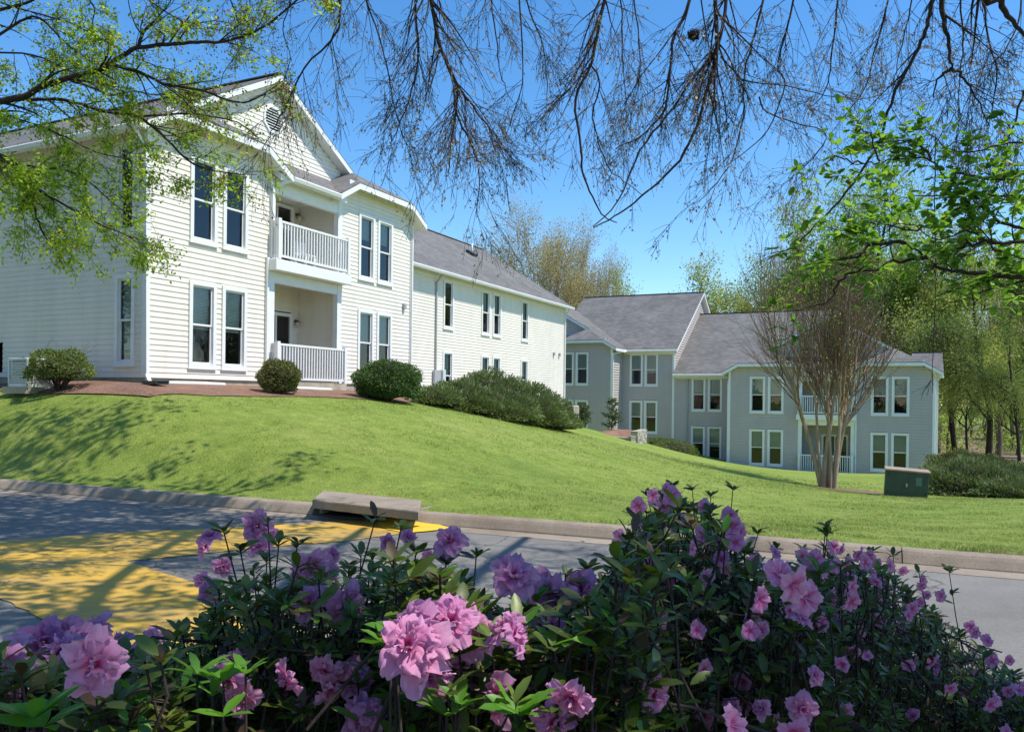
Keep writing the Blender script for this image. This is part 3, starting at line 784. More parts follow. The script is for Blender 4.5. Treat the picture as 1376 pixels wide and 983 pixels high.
    # doors and lamps
    for za in (oz+0.0, oz+3.29):
        mb = MB(); x0, x1 = X(W-b)-1.72, X(W-b)-0.30; h = 2.12; yb = R1
        mb.box(x0, x1, yb-0.05, yb+0.02, za+h-0.1, za+h); mb.box(x0, x0+0.1, yb-0.05, yb+0.02, za, za+h-0.1); mb.box(x1-0.1, x1, yb-0.05, yb+0.02, za, za+h-0.1)
        mb.box((x0+x1)/2-0.03, (x0+x1)/2+0.03, yb-0.045, yb+0.0, za+0.06, za+h-0.1); mb.box(x0+0.1, x1-0.1, yb-0.045, yb+0.0, za, za+0.06)
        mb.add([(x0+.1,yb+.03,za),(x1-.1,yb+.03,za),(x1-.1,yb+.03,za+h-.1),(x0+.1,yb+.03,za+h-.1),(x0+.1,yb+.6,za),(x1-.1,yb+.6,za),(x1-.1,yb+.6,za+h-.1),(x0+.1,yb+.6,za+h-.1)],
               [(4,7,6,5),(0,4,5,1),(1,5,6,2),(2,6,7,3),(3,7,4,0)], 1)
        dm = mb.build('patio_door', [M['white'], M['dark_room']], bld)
        mb = MB(); mb.add([(x0+.1,yb+.005,za+.06),(x1-.1,yb+.005,za+.06),(x1-.1,yb+.005,za+h-.1),(x0+.1,yb+.005,za+h-.1)], [(0,1,2,3)]); mb.build('pane', M['glass'], dm)
        mb = MB(); mb.box((x0+x1)/2-0.07, (x0+x1)/2-0.045, yb-0.09, yb-0.05, za+0.85, za+1.15); mb.build('handle', M['grey_metal'], dm)
        mb = MB(); cx = X(W-b)-0.15; cz = za+1.82
        mb.ball((cx, yb-0.13, cz), 0.085); lg = mb.build('porch_light', M['lamp_glass'], bld)
        mb = MB(); mb.tube([(cx, yb-0.0, cz+0.1), (cx, yb-0.13, cz+0.1), (cx, yb-0.13, cz+0.06)], [0.05, 0.03, 0.06], 8); mb.build('fitting', M['bulb_metal'], lg)
    # octagonal louvred vent in the gable
    mb = MB(); vz = zp-1.3; r = 0.36; vx = X(W/2)
    oc = lambda rr, y: [(vx+rr*math.cos(R(22.5+45*k)), y, vz+rr*math.sin(R(22.5+45*k))) for k in range(8)]
    a = oc(r+0.07, gy-0.05); b2 = oc(r, gy-0.05); a2 = oc(r+0.07, gy); b3 = oc(r, gy+0.05)
    vs = a+b2+a2+b3
    fs = []
    for k in range(8):
        k2 = (k+1) % 8
        fs += [(k, k2, 8+k2, 8+k), (16+k, 16+k2, k2, k), (8+k, 8+k2, 24+k2, 24+k)]
    mb.add(vs, fs); ve = mb.build('gable_vent', M['white'], bld)
    mb = MB()
    for k in range(9):
        z = vz-r+0.06+k*0.08; hw = min(r*0.96, r*1.38-abs(z-vz))
        mb.obox((vx, gy-0.01, z), (hw, 0, 0), (0, 0.035, 0.028), (0, 0.004, -0.005))
    mb.build('louvre', M['white'], ve)
    # windows
    for q in wins: window_tree(bld, X(q[0]), 0, oz+q[1], 0, ws, 2.1, q[2], q[3])
    return dict(zE=zE, zp=zp, X=X, gy=gy)

def wing(bld, x0, x1, oz, H, s, y0, hd, sid, wins, end_left=False, end_right=False, xr0=None, xr1=None, ws=0.84):
    sh = MB(); fa = MB(); wl = MB(); fo = MB(); tr = MB()
    o = 0.4; zE = oz+H; yr = y0+hd; D = y0+2*hd; zR = zE+s*(hd+o)
    ra = x0-(0.3 if end_left else 0) if xr0 is None else xr0
    rb = x1+(0.3 if end_right else 0) if xr1 is None else xr1
    roof_poly(sh, fa, [(ra, y0-o), (rb, y0-o), (rb, yr), (ra, yr)], lambda x, y: zE + s*(y-y0+o))
    roof_poly(sh, fa, [(ra, yr), (rb, yr), (rb, D+o), (ra, D+o)], lambda x, y: zE + s*(D+o-y))
    hs = [(q[0]-x0-ws/2+.04, q[0]-x0+ws/2-.04, oz+q[1]+.04, oz+q[1]+2.06) for q in wins]
    wall_rows(wl, (x0, y0), (x1, y0), oz, zE+0.03, hs)
    wall_rows(wl, (x1, D), (x0, D), oz, zE+0.03)
    def eg(zm):
        if zm < zE+0.03: return (0, 2*hd)
        hw = max(0.0, (zR-0.2-zm)/s); return (hd-hw, hd+hw)
    if end_right: wall_rows(wl, (x1, y0), (x1, D), oz, zR-0.25, (), eg)
    if end_left: wall_rows(wl, (x0, D), (x0, y0), oz, zR-0.25, (), eg)
    wl.build('siding_wall', sid, bld)
    rf = sh.build('roof', M['shingle'], bld); fa.build('soffit_and_fascia', M['white'], rf)
    rc = MB(); rc.bar((ra, yr, zR+0.012), (rb, yr, zR+0.012), 0.22, 0.03); rc.build('ridge_cap', M['shingle'], rf)
    fo.box(x0+0.02, x1-0.02, y0+0.03, D-0.03, oz-1.8, oz+0.01); fo.build('foundation', M['concrete'], bld)
    if end_right: tr.box(x1-0.09, x1+0.045, y0-0.045, y0+0.075, oz, zE)
    if end_left: tr.box(x0-0.045, x0+0.09, y0-0.045, y0+0.075, oz, zE)
    tr.box(x0+0.1, x1-0.1, y0-0.045, y0-0.001, zE-0.32, zE-0.14)
    tr.build('trim_board', M['white'], bld)
    for q in wins: window_tree(bld, q[0], y0, oz+q[1], 0, ws, 2.1, q[2], q[3])
    gutter(bld, (ra+0.01, y0-o, zE-0.05), (rb-0.01, y0-o, zE-0.05))
    return zE, zR, yr

# --- cream building
WB = 10.78; bB = 3.95; SL = 0.58
LEFTW = [(0.66, 0.27), (0.66, 3.3)]
CB = empty('apartment_building', (A.x, A.y, 0.0), R(64))
tag(CB, 'cream sided two-storey apartment building with a white balcony above the mulch bed', 'building')
CZ = 0.32
ww = [(1.61, 0.27, 0.55, True), (2.64, 0.27, 0.55, True), (1.61, 3.3, 0.0, False), (2.64, 3.3, 0.0, False),
      (WB-2.58, 0.27, 0.5, True), (WB-1.57, 0.27, 0.5, True), (WB-2.58, 3.3, 0.35, False), (WB-1.57, 3.3, 0.35, False)]
mo = module(CB, 0, CZ, WB, bB, 5.65, SL, 17, M['cream'], ww)
for k_, z_ in LEFTW: window_tree(CB, 0, k_, CZ+z_, R(-90), 0.66, 2.1, 0.0 if z_ > 2 else 0.9, False)
LEFTW = []
wz = CZ-0.8
wwin = [(16.8, 0.27, 0.5, True), (20.2, 0.27, 0.5, False), (21.35, 0.27, 0.5, True), (24.5, 0.27, 0.4, False),
        (16.8, 3.3, 0.0, False), (20.2, 3.3, 0.5, False), (21.35, 3.3, 0.5, False), (24.5, 3.3, 0.5, False)]
zE, zR, yr = wing(CB, WB, 29.9, wz, 5.65, 0.62, 2.05, 5.6, M['cream'], wwin, end_right=True, xr0=WB/2)
gutter(CB, (bB+0.42, -0.3, CZ+5.6), (WB-bB-0.42, -0.3, CZ+5.6))
gutter(CB, (-0.4, 16.9, CZ+5.6), (-0.4, -0.38, CZ+5.6))
pipe(CB, [(-0.42, -0.1, CZ+5.5), (-0.1, -0.075, CZ+5.0), (-0.02+0.0, -0.075, CZ+0.05), (-0.12, -0.32, CZ-0.14)])
pipe(CB, [(bB+0.42, -0.36, CZ+5.5), (bB-0.05, -0.09, CZ+5.25), (bB-0.05, -0.09, CZ+3.35)])
pipe(CB, [(bB-0.19, -0.06, CZ+3.3), (bB-0.19, -0.06, CZ+0.05)])
pipe(CB, [(15.7, 2.05-0.4, zE-0.15), (15.75, 1.98, zE-0.5), (15.75, 1.98, wz+1.4)], mat=M['grey_metal'], w=0.06, name='conduit')
pipe(CB, [(29.85, 1.7, zE-0.15), (29.85, 1.98, zE-0.5), (29.85, 1.98, wz)])
pipe(CB, [(WB-0.02, -0.07, CZ+5.5), (WB-0.02, -0.07, CZ)], w=0.06)
# plumbing vents on the wing roof
def on_wing(x, y): return zE + 0.62*(y-2.05+0.4)
for x, y in ((17.8, 7.1), (25.2, 5.6)):
    mb = MB(); z = on_wing(x, y)
    mb.obox((x, y, z+0.06), (0.28, 0, 0), (0, 0.2, 0.124), (0, -0.05, 0.08)); vb = mb.build('roof_vent', M['dark_metal'], CB)
mb = MB(); x, y = 25.8, 5.9; z = on_wing(x, y); mb.tube([(x, y, z-0.1), (x, y, z+0.55)], 0.05, 8); mb.build('vent_pipe', M['pale_metal'], CB)
mb = MB()
mb.box(bB+5.6-0.1, bB+5.6+0.1, 0, 0.001, 0, 0.001)
# meters, panel and cable boxes on the wing wall
mb = MB(); mb.box(15.55, 16.05, 1.90, 2.02, wz+0.55, wz+1.5, bev=0.01); mb.build('breaker_box', M['grey_metal'], CB)
mb = MB(); mb.box(16.06, 16.28, 1.80, 2.02, wz+0.55, wz+1.55, bev=0.01); mb.build('panel_box', M['pale_metal'], CB)
mb = MB(); mb.box(12.0, 14.9, 1.86, 2.02, wz+0.1, wz+0.62, bev=0.01); mt = mb.build('meter_bank', M['pale_metal'], CB)
for k in range(4):
    mb = MB(); mb.tube([(12.5+0.62*k, 1.86, wz+0.75), (12.5+0.62*k, 1.72, wz+0.75)], 0.10, 14); mb.tube([(12.5+0.62*k, 2.0, wz+0.75), (12.5+0.62*k, 1.865, wz+0.75)], 0.13, 14)
    mb.build('electric_meter', M['grey_metal'], mt)
for x, y, z in ((WB-0.45, -0.05, CZ+2.6), (28.3, 2.0, wz+2.75), (29.1, 2.0, wz+2.75)):
    mb = MB(); mb.box(x-0.07, x+0.07, y-0.06, y+0.03, z, z+0.2, bev=0.01); mb.build('cable_box', M['grey_metal'], CB)
# low porch opening and railing in the shaded side wall
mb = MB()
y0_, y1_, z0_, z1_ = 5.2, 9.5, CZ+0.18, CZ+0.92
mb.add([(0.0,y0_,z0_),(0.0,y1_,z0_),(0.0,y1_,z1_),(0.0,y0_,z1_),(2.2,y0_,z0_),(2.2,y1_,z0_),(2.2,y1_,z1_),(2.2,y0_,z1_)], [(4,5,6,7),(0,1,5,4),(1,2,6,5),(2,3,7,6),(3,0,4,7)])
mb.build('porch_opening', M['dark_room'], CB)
mb = MB(); xx = -0.9
mb.box(xx-0.03, xx+0.03, 5.0, 9.5, CZ+0.12, CZ+0.26); mb.box(xx-0.04, xx+0.04, 5.0, 9.5, CZ-0.02, CZ+0.06); mb.box(xx-0.03, xx+0.03, 5.0, 9.5, CZ-0.72+0.12, CZ-0.5)
for k in range(38): y = 5.0+k*0.12; mb.box(xx-0.02, xx+0.02, y, y+0.04, CZ-0.5, CZ-0.02)
mb.box(xx+0.031, xx+0.05, 5.0, 9.5, CZ-0.5, CZ-0.02)
mb.build('porch_fence', M['white'], CB)

bcx, bcy = cream_xy(5.75, 0.35)
ch_ = empty('patio_chair', (bcx, bcy, CZ+3.28), R(64)); tag(ch_, 'small white patio chair seen through the upper balcony railing', 'chair')
mb = MB(); mb.box(-.22, .22, -.22, .22, .40, .44, bev=.01); mb.build('seat', M['white'], ch_)
mb = MB(); mb.box(-.22, .22, .19, .23, .45, .84); mb.build('backrest', M['white'], ch_)
for sx in (-.19, .19):
    for sy in (-.18, .20): mb = MB(); mb.box(sx-.02, sx+.02, sy-.02, sy+.02, 0, .399); mb.build('leg', M['white'], ch_)

# --- grey building
EXP = 0.16; LAP = 0.038
GB = empty('apartment_building', (G0.x, G0.y, 0.0), R(-26))
tag(GB, 'blue-grey sided apartment building with stepped dark roofs behind the bare crape myrtle', 'building')
GZ = -4.10; WG = 10.65; bG = 3.95; GH = 5.65
gw = [(1.6, 0.27, 0.5, False), (2.62, 0.27, 0.5, False), (1.6, 3.3, 0.5, False), (2.62, 3.3, 0.5, False),
      (WG-2.62, 0.27, 0.52, False), (WG-1.6, 0.27, 0.52, False), (WG-2.62, 3.3, 0.5, False), (WG-1.6, 3.3, 0.5, False)]
gm = module(GB, 0, GZ, WG, bG, GH, SL, 20, M['grey_siding'], gw, ws=0.86)
wing(GB, -3.84, -0.001, GZ, GH, 0.60, 2.05, 7.0, M['grey_siding'], [(-2.27, 0.27, 0.5, False), (-1.25, 0.27, 0.6, False), (-2.27, 3.3, 0.45, False), (-1.25, 3.3, 0.55, False)], xr0=-3.84+0.02, xr1=WG/2, ws=0.86)
wing(GB, WG+0.001, WG+0.35, GZ, GH, 0.60, 5.2, 2.0, M['grey_siding'], [], end_right=True, xr0=WG-1.0, ws=0.86)
LZ = GZ+1.55
wing(GB, -7.25, -3.84, LZ, GH, 0.60, 2.05, 7.0, M['grey_siding'], [(-6.3, 0.27, 0.5, False), (-5.3, 0.27, 0.5, False), (-6.3, 3.3, 0.5, False), (-5.3, 3.3, 0.6, False)], end_right=True, xr0=-7.25-WG/2, ws=0.86)
gm2 = module(GB, -7.25-WG, LZ, WG, bG, GH, SL, 20, M['grey_siding'], [(WG-3.0, 0.27, 0.5, False), (WG-2.0, 0.27, 0.5, False), (WG-3.0, 3.3, 0.5, False), (WG-2.0, 3.3, 0.5, False)], ws=0.86)
for ox, zz in ((0, GZ), (-7.25-WG, LZ)):
    gutter(GB, (ox+bG+0.42, -0.3, zz+GH-0.05), (ox+WG-bG-0.42, -0.3, zz+GH-0.05))
pipe(GB, [(-0.35, -0.1+1.7, GZ+GH-0.12), (-0.06, 0.05, GZ+GH-0.5), (-0.06, -0.03, GZ+GH-0.7), (-0.06, -0.03, GZ-0.1)])
pipe(GB, [(-7.25+0.45, 1.6, LZ+GH-0.12), (-7.25+0.06, 0.05, LZ+GH-0.35), (-7.25+0.06, -0.0, LZ+GH-0.7), (-7.25+0.06, -0.0, LZ-0.1)])
pipe(GB, [(WG+0.06, 0.05, GZ+GH-0.2), (WG+0.06, 0.05, GZ-0.1)])
pipe(GB, [(WG-bG+0.16, -0.07, GZ+GH-0.4), (WG-bG+0.16, -0.07, GZ-0.1)])
pipe(GB, [(-2.95, 1.98, GZ+GH-0.4), (-2.95, 1.98, GZ+0.3)], w=0.06, mat=M['grey_metal'], name='conduit')
mb = MB(); mb.box(-3.1, -2.8, 1.9, 2.02, GZ+0.15, GZ+0.75, bev=0.01); mb.build('meter_box', M['grey_metal'], GB)
# ------------------------------------------------------------------ plants: generic tools
def frames(dirs, rng, ups=None):
    """orthonormal leaf frames: a along the leaf, b across, c the leaf normal"""
    a = dirs/np.maximum(np.linalg.norm(dirs, axis=1)[:, None], 1e-9)
    r = rng.normal(size=a.shape) if ups is None else ups + rng.normal(size=a.shape)*0.35
    b = np.cross(a, r); b /= np.maximum(np.linalg.norm(b, axis=1)[:, None], 1e-9)
    c = np.cross(b, a)
    return a, b, c
def scatter(tv, tf, pos, a, b, c, scale, jit=None):
    tv = np.asarray(tv, float); tf = np.asarray(tf); T = len(tv); N = len(pos)
    sc = np.asarray(scale, float).reshape(-1, 1, 1)
    V = pos[:, None, :] + sc*(tv[None, :, 0, None]*a[:, None, :] + tv[None, :, 1, None]*b[:, None, :] + tv[None, :, 2, None]*c[:, None, :])
    Fc = (tf[None, :, :] + (np.arange(N)*T)[:, None, None]).reshape(-1, tf.shape[1])
    return V.reshape(-1, 3), Fc
# leaf templates (x along, y across, z normal)
T_QUAD = ([(0,0,0),(0.5,-0.28,0.03),(1,0,0),(0.5,0.28,0.03)], [(0,1,2,3)])
T_OVAL = ([(0,0,0),(0.22,-0.13,0.03),(0.5,-0.19,0.045),(0.8,-0.13,0.02),(1,0,-0.06),(0.8,0.13,0.02),(0.5,0.19,0.045),(0.22,0.13,0.03),(0.22,0,0.0),(0.5,0,0.0),(0.8,0,-0.02)],
          [(0,1,8),(1,2,8),(2,9,8),(2,3,9),(3,10,9),(3,4,10),(4,5,10),(5,6,10),(6,9,10),(6,7,9),(7,8,9),(7,0,8)])
T_WIDE = ([(x, y*1.45, z) for x, y, z in T_OVAL[0]], T_OVAL[1])
T_SPRAY = ([(0,0,0),(0.5,-0.12,0.02),(1,-0.05,0),(1,0.05,0),(0.5,0.12,0.02)], [(0,1,2),(0,2,3),(0,3,4)])
def unit(rng, n):
    v = rng.normal(size=(n, 3)); return v/np.linalg.norm(v, axis=1)[:, None]
def leaves(name, parent, mat, tmpl, pos, dirs, size, rng, ups=None):
    a, b, c = frames(dirs, rng, ups)
    V, Fc = scatter(tmpl[0], tmpl[1], pos, a, b, c, size)
    return link(name, nmesh(name, V, Fc, mat), parent)

class Chains:
    """collects branch polylines and turns them into tapered tubes in one numpy mesh"""
    def __init__(s): s.V = []; s.F = []; s.n = 0
    def tube(s, pts, rad, k=5):
        pts = np.asarray(pts, float); rad = np.asarray(rad, float)
        t = np.gradient(pts, axis=0); t /= np.maximum(np.linalg.norm(t, axis=1)[:, None], 1e-9)
        ref = np.array([0.31, 0.9, 0.17]) if abs(t[0][1]) < 0.8 else np.array([0.95, 0.1, 0.2])
        a = np.cross(t, ref); a /= np.maximum(np.linalg.norm(a, axis=1)[:, None], 1e-9); b = np.cross(t, a)
        an = 2*np.pi*np.arange(k)/k
        R_ = pts[:, None, :] + rad[:, None, None]*(np.cos(an)[None, :, None]*a[:, None, :] + np.sin(an)[None, :, None]*b[:, None, :])
        m = len(pts); i = np.arange(m-1)[:, None]*k; j = np.arange(k)[None, :]; j2 = (j+1) % k
        Fc = np.stack([i+j, i+j2, i+k+j2, i+k+j], -1).reshape(-1, 4) + s.n
        s.V.append(R_.reshape(-1, 3)); s.F.append(Fc); s.n += m*k
    def build(s, name, mat, parent=None):
        return link(name, nmesh(name, np.concatenate(s.V), np.concatenate(s.F), mat, True), parent)

def grow(rng, start, d, length, r0, level, cfg, ch, tips, twig=None):
    """recursive branching; cfg lists per level"""
    c = cfg[level]; n = c['n']; p = np.array(start, float); d = np.array(d, float); d /= np.linalg.norm(d)
    pts = [p.copy()]; ds = [d.copy()]
    for i in range(n):
        d = d + rng.normal(size=3)*c['wob'] + np.array([0, 0, c['up']]); d /= np.linalg.norm(d)
        p = p + d*length/n; pts.append(p.copy()); ds.append(d.copy())
    pts = np.array(pts); rad = r0*(1-(1-c['taper'])*np.linspace(0, 1, n+1)**1.0)
    (twig if (twig is not None and level >= c.get('tw', 99)) else ch).tube(pts, rad, c['k'])
    if level+1 >= len(cfg):
        for i in range(1, n+1): tips.append((pts[i], ds[i]))
        return
    nx = cfg[level+1]
    m = c['kids']
    for q in range(m):
        f = c['from'] + (1-c['from'])*(q+rng.uniform(0.2, 0.8))/m
        i = min(int(f*n), n-1); fr = f*n-i
        sp = pts[i]*(1-fr)+pts[i+1]*fr; dd = ds[i]
        ax = rng.normal(size=3); ax -= dd*ax.dot(dd); ax /= np.linalg.norm(ax)
        an = nx['ang']*rng.uniform(0.7, 1.25)
        nd = dd*math.cos(an)+ax*math.sin(an)
        grow(rng, sp, nd, length*nx['len']*rng.uniform(0.75, 1.2)*(1.1-0.5*f if c.get('shape', 1) else 1), rad[i]*nx['rr'], level+1, cfg, ch, tips, twig)
    grow(rng, pts[-1], ds[-1], length*nx['len']*0.9, rad[-1]*0.95, level+1, cfg, ch, tips, twig)

DIM = {}
def make_tree(name, seed, H, spread, bark, leafmat, nleaf, lsize, style='round', leafscatter=0.25, tmpl=T_QUAD, trunk_f=0.28, rr=None):
    rng = np.random.default_rng(seed)
    root = empty(name); root['proto'] = seed
    if style == 'vase':
        cfg = [dict(n=6, wob=.03, up=.02, taper=.7, k=8, kids=9, shape=0, **{'from': .45}),
               dict(n=8, wob=.06, up=.07, taper=.3, k=6, kids=7, ang=.66, len=1.45, rr=.42, shape=0, **{'from': .3}),
               dict(n=6, wob=.09, up=.07, taper=.4, k=4, kids=6, ang=.50, len=.62, rr=.5, shape=0, **{'from': .25}),
               dict(n=4, wob=.12, up=.06, taper=.5, k=3, kids=5, ang=.5, len=.52, rr=.6, shape=0, **{'from': .2}),
               dict(n=3, wob=.14, up=.04, taper=.6, k=3, kids=0, ang=.5, len=.5, rr=.7, **{'from': .2})]
        L0 = H*0.26
    else:
        cfg = [dict(n=8, wob=.05, up=.03, taper=.45, k=9, kids=12, **{'from': trunk_f}),
               dict(n=6, wob=.13, up=.04, taper=.35, k=5, kids=6, ang=1.05*spread, len=.46, rr=.5, **{'from': .25}),
               dict(n=5, wob=.17, up=.03, taper=.4, k=4, kids=5, ang=.8, len=.5, rr=.55, **{'from': .2}),
               dict(n=4, wob=.2, up=.02, taper=.5, k=3, kids=0, ang=.75, len=.55, rr=.6, **{'from': .2})]
        L0 = H*0.72
    ch = Chains(); tips = []
    tw = Chains()
    for c in cfg: c['tw'] = 1
    grow(rng, (0, 0, -0.3), (0, 0, 1), L0, (rr or H*0.022), 0, cfg, ch, tips, tw)
    ch.build('trunk', bark, root)
    tw.build('limbs', bark, root)
    tp = np.array([t[0] for t in tips]); td = np.array([t[1] for t in tips])
    idx = rng.integers(0, len(tp), nleaf)
    pos = tp[idx]+rng.normal(size=(nleaf, 3))*leafscatter
    dr = td[idx]*0.5+unit(rng, nleaf)
    leaves('crown', root, leafmat, tmpl, pos, dr, lsize*rng.uniform(0.6, 1.3, nleaf), rng)
    DIM[root['proto']] = (np.percentile(pos[:, 2], 99.5), np.percentile(np.hypot(pos[:, 0], pos[:, 1]), 96)*2)
    return root
def put(root, u, v, d, rz=0.0, sc=1.0, z=None):
    p = P(u, v, d); root.location = (p.x, p.y, ground(p.x, p.y) if z is None else z); root.rotation_euler = (0, 0, rz); root.scale = (sc,)*3 if not hasattr(sc, '__len__') else sc

# ------------------------------------------------------------------ trees behind the buildings
t_tan = make_tree('budding_tree', 11, 15.5, 1.0, M['bark_far'], M['far_tan'], 46000, 0.125, 'vase', 0.24, rr=.3)
t_lime = make_tree('spring_tree', 12, 13.5, 0.9, M['bark_dark'], M['far_lime'], 34000, 0.19, 'round', 0.5, rr=.19)
t_green = make_tree('leafing_tree', 13, 15, 1.0, M['bark_dark'], M['far_green'], 42000, 0.17, 'round', 0.5)
t_wood = make_tree('woodland_tree', 14, 14, 0.95, M['bark_dark'], M['far_dark'], 20000, 0.15, 'round', 0.40, trunk_f=0.35, rr=.25)
rngT = random.Random(4)
def put_tree(o, u, d, vtop, wpx, rz):
    x = ray(u, 480)[0]*d; z0 = ground(x, d); top = ray(u, vtop)[1]*d; h, w_ = DIM[o['proto']]
    o.location = (x, d, z0); o.rotation_euler = (0, 0, rz); k = wpx*d/F/w_; o.scale = (k, k, (top-z0)/h)
trees = [  # prototype, u, distance, v of the top, width in the picture, label
 (t_tan, 745, 74, 281, 205, 'large rounded tree in tan bud behind the long cream roof'),
 (t_green, 1145, 64, 222, 215, 'tallest green tree rising behind the bare crape myrtle'),
 (t_lime, 945, 82, 354, 125, 'yellow-green tree just behind the higher grey gable'),
 (t_wood, 1328, 52, 318, 190, 'dark trunked tree standing past the hedge, right of the grey building'),
 (t_tan, 800, 88, 330, 90, 'smaller tan tree leaning against the large budding one, behind the grey roof valley'),
 (t_lime, 832, 96, 360, 80, 'small yellow-green tree at the left edge of the sky gap above the grey roof'),
 (t_tan, 655, 84, 330, 90, 'thin tan tree showing just over the ridge of the cream wing'),
 (t_lime, 1008, 78, 345, 110, 'airy yellow-green tree above the lower grey ridge, beside the bare crape myrtle crown'),
 (t_tan, 1055, 76, 318, 110, 'bare grey-brown tree showing behind the crape myrtle twigs'),
 (t_lime, 1095, 72, 268, 150, 'fresh green tree filling the gap just above the grey pediment'),
 (t_green, 1180, 70, 236, 190, 'broad green tree directly behind the dogwood boughs, over the grey roof'),
 (t_green, 1218, 68, 262, 170, 'green tree behind the right-hand gable of the grey building'),
 (t_lime, 1285, 60, 290, 170, 'pale green tree over the hedge, between the grey wall and the dark trunk'),
 (t_wood, 1248, 66, 380, 110, 'dark leafed tree close behind the far corner of the grey building'),
 (t_green, 1400, 60, 250, 190, 'green tree at the right edge of the wood beyond the hedge'),
 (t_wood, 1372, 47, 400, 110, 'slim dark tree near the parked car at the right edge'),
 (t_tan, 1345, 70, 330, 150, 'brown twiggy tree deep in the wood behind the dark trunk'),
 (t_lime, 1440, 74, 260, 180, 'lime green tree beyond the right end of the juniper hedge'),
 (t_wood, 1302, 56, 430, 80, 'leaning young tree beside the large dark trunk past the hedge'),
]
seen = set()
for pr, u, d, vt, wp, lab in trees:
    c = pr if pr.name not in seen else copy_tree(pr)
    seen.add(pr.name); put_tree(c, u, d, vt, wp, rngT.uniform(0, 6.28)); tag(c, lab, 'tree', 'trees behind the buildings')
# unseen trees added behind and beside the viewer: window reflections, less sky fill on fronts
for k, (x, y) in enumerate(((-34, -14), (-22, -20), (-9, -17), (5, -22), (19, -18), (33, -14), (-38, 4), (46, -4), (-25, 9), (-21, -4), (-31, 18), (-14, -9))):
    c = copy_tree((t_green, t_wood)[k % 2]); c.location = (x, y, ROADZ); c.rotation_euler = (0, 0, k*1.3); c.scale = (1.15, 1.15, 1.1)
    tag(c, 'unseen leafy tree added for window reflections and softer sky fill on the fronts', 'tree', 'unseen trees added for the light')
# far woodland as one mass
fl_ = [(18, 62), (26, 52), (38, 46), (75, 52), (95, 90), (80, 150), (20, 150), (5, 100)]
draped('forest_floor', fl_, M['straw'], lift=0.05, step=3.0, rag=0.8, seed=9)
def far_wood():
    rng = np.random.default_rng(77); N = 46000
    ch = Chains(); P_ = []; 
    for i in range(150):
        u = rng.uniform(980, 1560); d = rng.uniform(85, 130); p = P(u, 560, d); z = ground(p.x, p.y); h = rng.uniform(7, 12)
        pts = np.array([[p.x+rng.normal()*0.2*k, p.y, z-0.3+h*k/4] for k in range(5)]); ch.tube(pts, np.linspace(0.2, 0.05, 5), 5)
        m = N//150; q = unit(rng, m)*rng.uniform(0.3, 1, (m, 1))*np.array([2.9, 2.9, 4.2])+np.array([p.x, p.y, z+h*0.72]); P_.append(q)
        m2 = 130; q2 = rng.normal(size=(m2, 3))*np.array([1.6, 1.6, 0.9])+np.array([p.x, p.y, z+0.9]); P_.append(q2)
    pos = np.concatenate(P_); a, b, c = frames(unit(rng, len(pos)), rng)
    V, Fc = scatter(T_QUAD[0], T_QUAD[1], pos, a, b, c, 0.42*rng.uniform(0.5, 1.2, len(pos)))
    nv = ch.n; V2 = np.concatenate(ch.V+[V]); F2 = np.concatenate(ch.F+[Fc+nv])
    mi = np.r_[np.zeros(len(F2)-len(Fc)), np.ones(len(Fc))]
    o = link('woodland', nmesh('woodland', V2, F2, [M['bark_far'], M['far_green']], False, mi))
    tag(o, 'distant spring woodland closing the view beyond the grey building', 'woodland', kind='stuff')
far_wood()

# ------------------------------------------------------------------ crape myrtle
def crape():
    rng = np.random.default_rng(21); root = empty('crape_myrtle', (tb.x, tb.y, ground(tb.x, tb.y)))
    root.scale = (1.15, 1.15, 1.2)
    tag(root, 'bare multi-stemmed crape myrtle fanning out above its mulch ring on the lawn', 'tree')
    ch = Chains(); tw = Chains(); tips = []
    cfg = [dict(n=7, wob=.035, up=.0, taper=.55, k=8, kids=4, tw=9, **{'from': .55}),
           dict(n=6, wob=.06, up=.05, taper=.4, k=6, kids=7, ang=.46, len=.86, rr=.62, tw=9, **{'from': .15}),
           dict(n=6, wob=.07, up=.06, taper=.4, k=4, kids=8, ang=.42, len=.78, rr=.55, tw=2, **{'from': .1}),
           dict(n=5, wob=.07, up=.05, taper=.4, k=3, kids=0, ang=.36, len=.72, rr=.65, tw=3, **{'from': .1})]
    for c in cfg: c['tw'] = 2
    for i in range(8):
        a = i*2*math.pi/8+rng.uniform(-.3, .3); r = 0.20*rng.uniform(.5, 1)
        lean = rng.uniform(0.03, 0.20)
        grow(rng, (r*math.cos(a), r*math.sin(a)*0.7, -0.1), (lean*math.cos(a), lean*math.sin(a), 1), 3.0*rng.uniform(.9, 1.1), 0.068*rng.uniform(.7, 1.15), 0, cfg, ch, tips, tw)
    ch.build('trunk', M['crape'], root); tw.build('twigs', M['crape_twig'], root)
    tp = np.array([t[0] for t in tips]); idx = rng.integers(0, len(tp), 2600)
    pos = tp[idx]+rng.normal(size=(2600, 3))*0.05
    leaves('new_leaves', root, M['maple_leaf'], T_QUAD, pos, unit(rng, 2600), 0.045*rng.uniform(.6, 1.3, 2600), rng)
crape()

